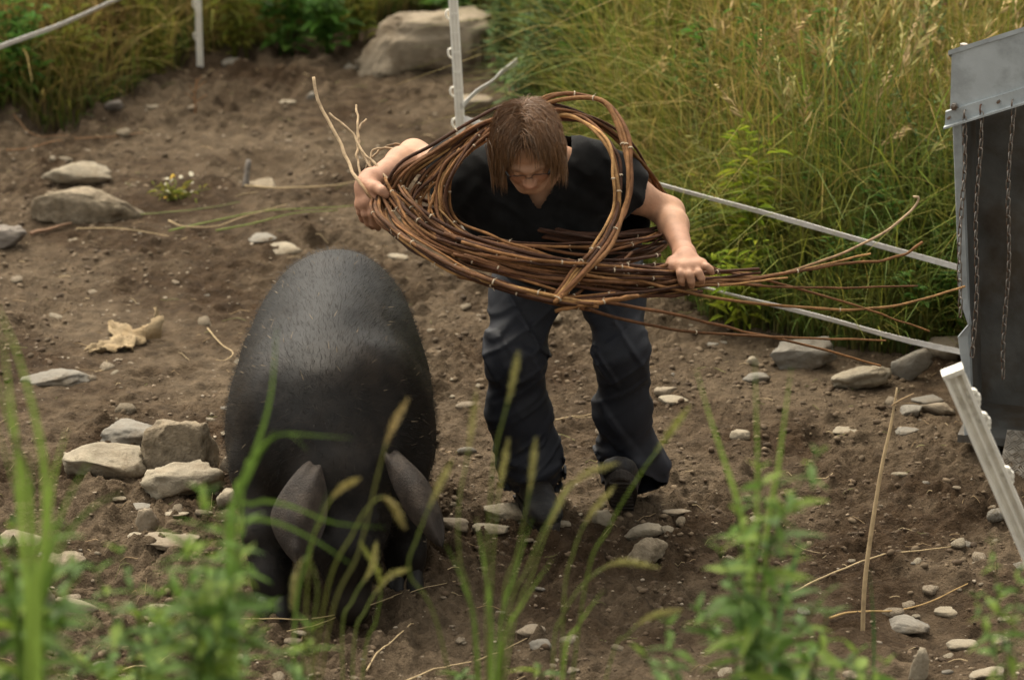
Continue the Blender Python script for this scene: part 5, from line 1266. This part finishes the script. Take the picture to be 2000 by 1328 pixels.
# ------------------------------------------------------------------ foreground plants on the near bank
FGO = 1.3
def gy_at(px_, Y):
    q = P(px_, 1328, Y); return np.array([q[0], Y, float(gz(q[0], Y))])
def tuft(root, label, blades_, spikes, cat='grass tuft', name='grass_tuft', group=None):
    """blades_: (Y, width, colour, pixel points tip->down); spikes the same with a seed head"""
    root = (root[0], root[1]-FGO)
    t = empty(name, gy_at(*root), label=label, cat=cat, group=group); rp = np.array(WL[t.name].translation)
    for Y, wd, c, pts in blades_:
        Y -= FGO; wd *= .54
        pts = [P(a, b, Y) for a, b in pts][::-1]
        s = spline([rp+rng.normal(0, .012, 3)*[1, 1, 0]]+pts, 22); T = np.gradient(s, axis=0); T /= np.linalg.norm(T, axis=1)[:, None]
        fd = nrm(np.array([rng.normal(0, .5), -1, .35])); sd = np.cross(T, fd); sd /= np.linalg.norm(sd, axis=1)[:, None]; tt = np.linspace(0, 1, 22)
        wv = wd*np.interp(tt, [0, .15, .6, 1], [.55, .9, 1, .06]); nn = np.cross(sd, T)
        lft = s-sd*wv[:, None]/2+nn*wv[:, None]*.12; rgt = s+sd*wv[:, None]/2+nn*wv[:, None]*.12
        v = np.stack([lft, s, rgt], 1).reshape(-1, 3); f = []
        for i in range(21):
            f += [(3*i, 3*i+1, 3*i+4, 3*i+3), (3*i+1, 3*i+2, 3*i+5, 3*i+4)]
        cc = np.array(c)*rng.uniform(.8, 1.2); obj('blade', v, f, M['plant'], t, np.tile(cc, (len(v), 1)))
    for Y, wd, c, pts in spikes:
        Y -= FGO
        pts = [P(a, b, Y) for a, b in pts][::-1]; s = spline([rp+rng.normal(0, .012, 3)*[1, 1, 0]]+pts, 60)
        L = np.linalg.norm(np.diff(s, axis=0), axis=1).sum(); h0 = max(.35, 1-.17/L); i0 = int(h0*60); cc = np.array(c)
        v, f = tube(s[:i0+2], np.linspace(.0022, .0014, i0+2), 5); sto = obj('stalk', v, f, M['plant'], t, np.tile(cc*np.array([.8, 1.05, .8]), (len(v), 1)))
        mb = MB(); hs_ = s[i0:]; mb.tube(hs_, .0012, 4, cc)
        m = 64
        for k in range(m):
            u = k/m; q = hs_[min(len(hs_)-1, int(u*len(hs_)))]; Td = nrm(hs_[min(len(hs_)-1, int(u*len(hs_))+1)]-hs_[max(0, int(u*len(hs_))-1)])
            a = k*2.4; e1_ = nrm(np.cross(Td, [.2, .9, .3])); e2_ = np.cross(Td, e1_); d = nrm(Td*1.0+.75*(math.cos(a)*e1_+math.sin(a)*e2_)); ln = wd*1.5*math.sin(math.pi*(.12+.82*u))
            sd = nrm(np.cross(d, Td))*ln*.22; mb.add([q, q+d*ln*.5+sd, q+d*ln, q+d*ln*.5-sd], [(0, 1, 2, 3)], cc*rng.uniform(.8, 1.25))
        mb.build('seed_spike', M['plant'], sto)
    return t
GN, GB, GY_, GS = (.110, .185, .035), (.145, .22, .042), (.22, .235, .055), (.27, .25, .09)
tuft((455, -2.6), 'broad-bladed green grass rising in front of the pig flank', [
    (-2.62, .020, GN, [(541, 640), (528, 780), (495, 890), (466, 960), (445, 1100)]),
    (-2.58, .016, GN, [(535, 842), (505, 880), (478, 930), (455, 1040)]),
    (-2.60, .013, GN, [(690, 856), (610, 850), (545, 848), (512, 878), (480, 945), (450, 1060)]),
    (-2.55, .014, GN, [(752, 1030), (650, 1020), (560, 985), (490, 985), (452, 1060)]),
    (-2.58, .015, GN, [(690, 1105), (620, 1058), (540, 1020), (480, 1020), (448, 1090)]),
    (-2.60, .013, GN, [(600, 880), (570, 850), (540, 850), (505, 890), (470, 1000)])], [])
tuft((560, -2.4), 'tan-headed grass stems crossing the head of the pig', [
    (-2.4, .010, GN, [(640, 960), (600, 1090), (575, 1240)])], [
    (-2.42, .011, (.30, .23, .10), [(795, 780), (760, 850), (735, 940), (700, 1080), (640, 1240)]),
    (-2.40, .010, (.30, .25, .09), [(700, 935), (660, 960), (630, 1010), (600, 1150)]),
    (-2.40, .011, (.28, .23, .08), [(790, 1030), (765, 985), (735, 975), (690, 1040), (630, 1200)]),
    (-2.38, .010, GS, [(570, 1190), (580, 1120), (600, 1090), (620, 1150), (610, 1260)])])
tuft((950, -2.2), 'cluster of pale green grass spikes in front of the planted shoe', [
    (-2.2, .013, GN, [(1040, 1010), (1005, 1120), (975, 1250)]), (-2.2, .014, GN, [(930, 1010), (950, 1130), (960, 1260)]), (-2.2, .012, GB, [(1080, 1090), (1020, 1180), (980, 1280)]),
    (-2.25, .012, GN, [(870, 1060), (905, 1140), (930, 1260)])], [
    (-2.3, .010, GS, [(1012, 690), (996, 770), (968, 880), (956, 1000), (950, 1180)]),
    (-2.25, .010, GS, [(930, 765), (915, 880), (897, 980), (898, 1090), (925, 1230)]),
    (-2.25, .010, GS, [(882, 900), (850, 965), (815, 1050), (800, 1120), (860, 1240)]),
    (-2.2, .010, GS, [(992, 860), (975, 960), (965, 1060), (958, 1200)]),
    (-2.2, .010, GS, [(1046, 858), (1034, 960), (1010, 1080), (980, 1210)]),
    (-2.2, .011, GS, [(1203, 905), (1130, 935), (1075, 1010), (1030, 1110), (990, 1230)]),
    (-2.15, .010, GS, [(1112, 942), (1075, 1020), (1040, 1120), (1000, 1240)])])
tuft((1090, -2.0), 'nodding grass spikes leaning over in front of the raised shoe', [
    (-2.0, .012, GB, [(1180, 1150), (1130, 1220), (1100, 1300)])], [
    (-2.05, .011, GY_, [(1345, 795), (1290, 870), (1235, 950), (1190, 1030), (1140, 1160)]),
    (-2.0, .010, GS, [(1200, 950), (1150, 1010), (1120, 1080), (1100, 1200)]),
    (-2.0, .011, GS, [(1285, 1108), (1210, 1098), (1150, 1130), (1100, 1200), (1080, 1290)]),
    (-2.0, .011, GS, [(1330, 1190), (1270, 1205), (1225, 1240), (1190, 1300)])])
tuft((690, -1.9), 'short grass spikes in front of the pig snout', [], [
    (-1.95, .010, GS, [(735, 1060), (725, 1110), (690, 1170), (668, 1260)]), (-1.9, .010, GS, [(800, 1110), (755, 1130), (715, 1190), (690, 1280)]), (-1.9, .010, GY_, [(705, 1060), (742, 1130), (735, 1210), (710, 1300)])])
tuft((60, -3.2), 'thick clump of green blades at the left of the stone heap', [
    (-3.3, .022, GB, [(-10, 590), (30, 680), (65, 800), (88, 930), (85, 1080), (70, 1230)]), (-3.2, .020, GB, [(2, 640), (18, 760), (35, 900), (45, 1080), (55, 1250)]),
    (-3.1, .020, GN, [(-20, 800), (15, 900), (40, 1010), (55, 1200)]), (-3.2, .022, GB, [(130, 840), (105, 930), (90, 1050), (75, 1220)]),
    (-3.2, .020, GN, [(180, 890), (125, 990), (95, 1090), (72, 1240)]), (-3.0, .020, GN, [(240, 960), (180, 990), (130, 1050), (95, 1150), (75, 1270)]),
    (-3.1, .018, GN, [(140, 1020), (110, 1060), (90, 1130), (75, 1260)]), (-3.2, .02, GB, [(-20, 700), (20, 830), (55, 960), (65, 1180)]), (-3.0, .02, GN, [(60, 870), (62, 990), (64, 1150)]),
    (-3.1, .022, GN, [(-30, 980), (0, 1080), (30, 1200)]), (-3., .02, GB, [(160, 1120), (120, 1170), (85, 1260)])], [])
tuft((1470, -2.3), 'three upright green blades beside the leafy weed', [
    (-2.35, .017, GB, [(1358, 715), (1385, 810), (1415, 900), (1445, 1000), (1465, 1150)]), (-2.3, .014, GB, [(1474, 690), (1477, 800), (1480, 920), (1475, 1100)]), (-2.3, .017, GB, [(1546, 715), (1532, 820), (1518, 930), (1495, 1100)]),
    (-2.2, .016, (.07, .15, .05), [(1545, 1010), (1560, 1060), (1545, 1130), (1520, 1230)])], [])
tuft((1700, -1.7), 'single dark green blade beside the tall dry stalk', [(-1.7, .013, (.03, .09, .02), [(1698, 1110), (1704, 1190), (1706, 1290)])], [])

LEAF = []
for k_, (l_, w_) in enumerate(((.085, .030), (.075, .022), (.095, .026))):
    v, f = leaf_shape(l_, w_, 8, .16, .32+.1*k_, serr=.10)
    for c_ in ((.110, .20, .032), (.17, .25, .036), (.085, .16, .032)):
        LEAF.append(mesh('leaf', v, f, M['plant'], np.tile(c_, (len(v), 1)).astype(float)))
def leafy(label, stems, n_each, sc=1., group=None, name='leafy_weed', seed=1, cols=(0, 9)):
    """stems: (Y, pixel points tip->root); leaves in opposite pairs, each its own part"""
    r = np.random.default_rng(seed); stems = [(Y-FGO, p) for Y, p in stems]; sc *= .80; Y0, p0 = stems[0]; root = gy_at(p0[-1][0], Y0)
    t = empty(name, root, label=label, cat='weed', group=group)
    for Y, pts in stems:
        s = spline([root]+[P(a, b, Y) for a, b in pts][::-1], 40); v, f = tube(s, np.linspace(.005, .0016, 40)*sc, 6)
        st_ = obj('stem', v, f, M['plant'], t, np.tile([.08, .14, .03], (len(v), 1)))
        for k in range(n_each):
            u = .22+.78*(k+.5)/n_each; i = min(39, int(u*39)); a = k*1.57+r.normal(0, .3)
            size = sc*np.interp(u, [.2, .6, .9, 1], [1.0, 1.05, .62, .42])
            for w2 in (0, math.pi):
                el = r.normal(.30, .22) if u < .92 else 1.0; az = a+w2+r.normal(0, .25)
                Mx = Matrix.Translation(s[i]) @ Matrix.Rotation(az, 4, 'Z') @ Matrix.Rotation(-el, 4, 'Y') @ Matrix.Rotation(r.normal(0, .3), 4, 'X') @ Matrix.Scale(size*r.uniform(.75, 1.2), 4)
                put('leaf', LEAF[int(r.integers(*cols))], t, Mx)
leafy('tall leafy weed in front of the stone heap, reaching beside the pig foreleg', [(-2.9, [(405, 940), (398, 1050), (405, 1180), (400, 1300)]), (-2.95, [(470, 1080), (440, 1180), (415, 1290)]), (-2.9, [(330, 1130), (365, 1220), (390, 1300)]), (-2.8, [(430, 990), (425, 1100), (410, 1280)]), (-2.95, [(350, 1040), (375, 1160), (395, 1290)]), (-2.8, [(480, 1000), (455, 1120), (420, 1290)]), (-2.85, [(300, 1200), (345, 1260), (385, 1320)]), (-2.8, [(520, 1180), (480, 1250), (430, 1330)])], 15, 1.15, seed=3)
leafy('bright-leaved weed spreading over the dark hollow', [(-2.6, [(225, 1060), (250, 1130), (270, 1220), (290, 1330)]), (-2.6, [(310, 1150), (300, 1220), (295, 1320)]), (-2.7, [(270, 1190), (280, 1260), (290, 1330)]), (-2.7, [(180, 1100), (215, 1190), (270, 1320)])], 9, 1.2, seed=4, cols=(3, 6))
leafy('leafy weed among the thick clump of grass blades', [(-3.0, [(60, 1060), (55, 1150), (45, 1280)]), (-3.0, [(10, 1130), (25, 1220), (35, 1300)]), (-2.9, [(130, 1200), (100, 1260), (70, 1330)]), (-3.0, [(30, 1180), (40, 1250), (45, 1330)]), (-3.0, [(90, 1120), (75, 1220), (60, 1330)]), (-3.1, [(20, 1010), (30, 1120), (40, 1290)]), (-2.9, [(150, 1090), (120, 1190), (80, 1320)]), (-3.0, [(100, 1010), (85, 1130), (65, 1300)])], 12, 1.2, seed=5)
leafy('tall bushy weed growing up beside the dry stalk, largest of the near weeds', [(-2.5, [(1480, 890), (1490, 990), (1475, 1120), (1470, 1290)]), (-2.5, [(1610, 870), (1570, 930), (1520, 1030), (1485, 1180)]), (-2.45, [(1400, 1060), (1430, 1150), (1455, 1270)]), (-2.4, [(1560, 1060), (1530, 1160), (1500, 1280)]), (-2.4, [(1440, 980), (1450, 1100), (1465, 1280)]), (-2.5, [(1520, 930), (1500, 1060), (1480, 1250)]), (-2.4, [(1620, 1150), (1570, 1220), (1520, 1310)]), (-2.4, [(1350, 1180), (1400, 1240), (1440, 1320)])], 13, 1.05, seed=6)
leafy('low green weed at the foot of the tall dry stalk', [(-2.2, [(1620, 1190), (1600, 1260), (1590, 1330)]), (-2.2, [(1680, 1270), (1650, 1300), (1620, 1340)]), (-2.2, [(1560, 1230), (1570, 1290), (1585, 1340)]), (-2.2, [(1740, 1290), (1700, 1320), (1650, 1345)])], 9, 1.0, seed=7)
leafy('feathery green weed in front of the leaning white post', [(-2.3, [(1935, 1040), (1945, 1120), (1955, 1230), (1960, 1330)]), (-2.3, [(1990, 1100), (1985, 1180), (1970, 1300)]), (-2.3, [(1900, 1150), (1930, 1240), (1950, 1330)])], 13, .66, seed=8)
leafy('loose leafy weed rising at the lower edge between the pig and the grass spikes', [(-2.6, [(610, 1210), (600, 1270), (590, 1340)]), (-2.6, [(540, 1260), (560, 1300), (580, 1345)])], 7, .9, seed=14)
leafy('loose leafy weed right of the nodding grass spikes', [(-2.5, [(1300, 1200), (1310, 1260), (1320, 1340)]), (-2.5, [(1250, 1270), (1280, 1310), (1310, 1345)])], 7, .9, seed=15)
leafy('small bright weed below the grass spikes', [(-1.9, [(1050, 1290), (1055, 1320), (1060, 1350)]), (-1.9, [(900, 1300), (910, 1330), (915, 1350)])], 4, .8, seed=9)
leafy('low leafy weed below the pig with broad dark leaves', [(-2.4, [(300, 1240), (310, 1280), (320, 1340)]), (-2.4, [(440, 1220), (430, 1280), (420, 1340)]), (-2.4, [(200, 1260), (215, 1300), (230, 1345)]), (-2.4, [(140, 1270), (170, 1310), (200, 1345)]), (-2.4, [(500, 1240), (470, 1290), (440, 1340)])], 9, 1.15, seed=10)
# short growth on the near bank so that it is not bare
r = np.random.default_rng(5); n = 6000; x = r.uniform(-2.5, 2.5, n); y = r.uniform(-5.5, -1.75, n); z = gz(x, y); lim = np.maximum((CAM[2]-(y-CAM[1])*math.tan(math.radians(23.9)))-z, .03)
h = np.minimum(r.uniform(.08, .4, n), lim)
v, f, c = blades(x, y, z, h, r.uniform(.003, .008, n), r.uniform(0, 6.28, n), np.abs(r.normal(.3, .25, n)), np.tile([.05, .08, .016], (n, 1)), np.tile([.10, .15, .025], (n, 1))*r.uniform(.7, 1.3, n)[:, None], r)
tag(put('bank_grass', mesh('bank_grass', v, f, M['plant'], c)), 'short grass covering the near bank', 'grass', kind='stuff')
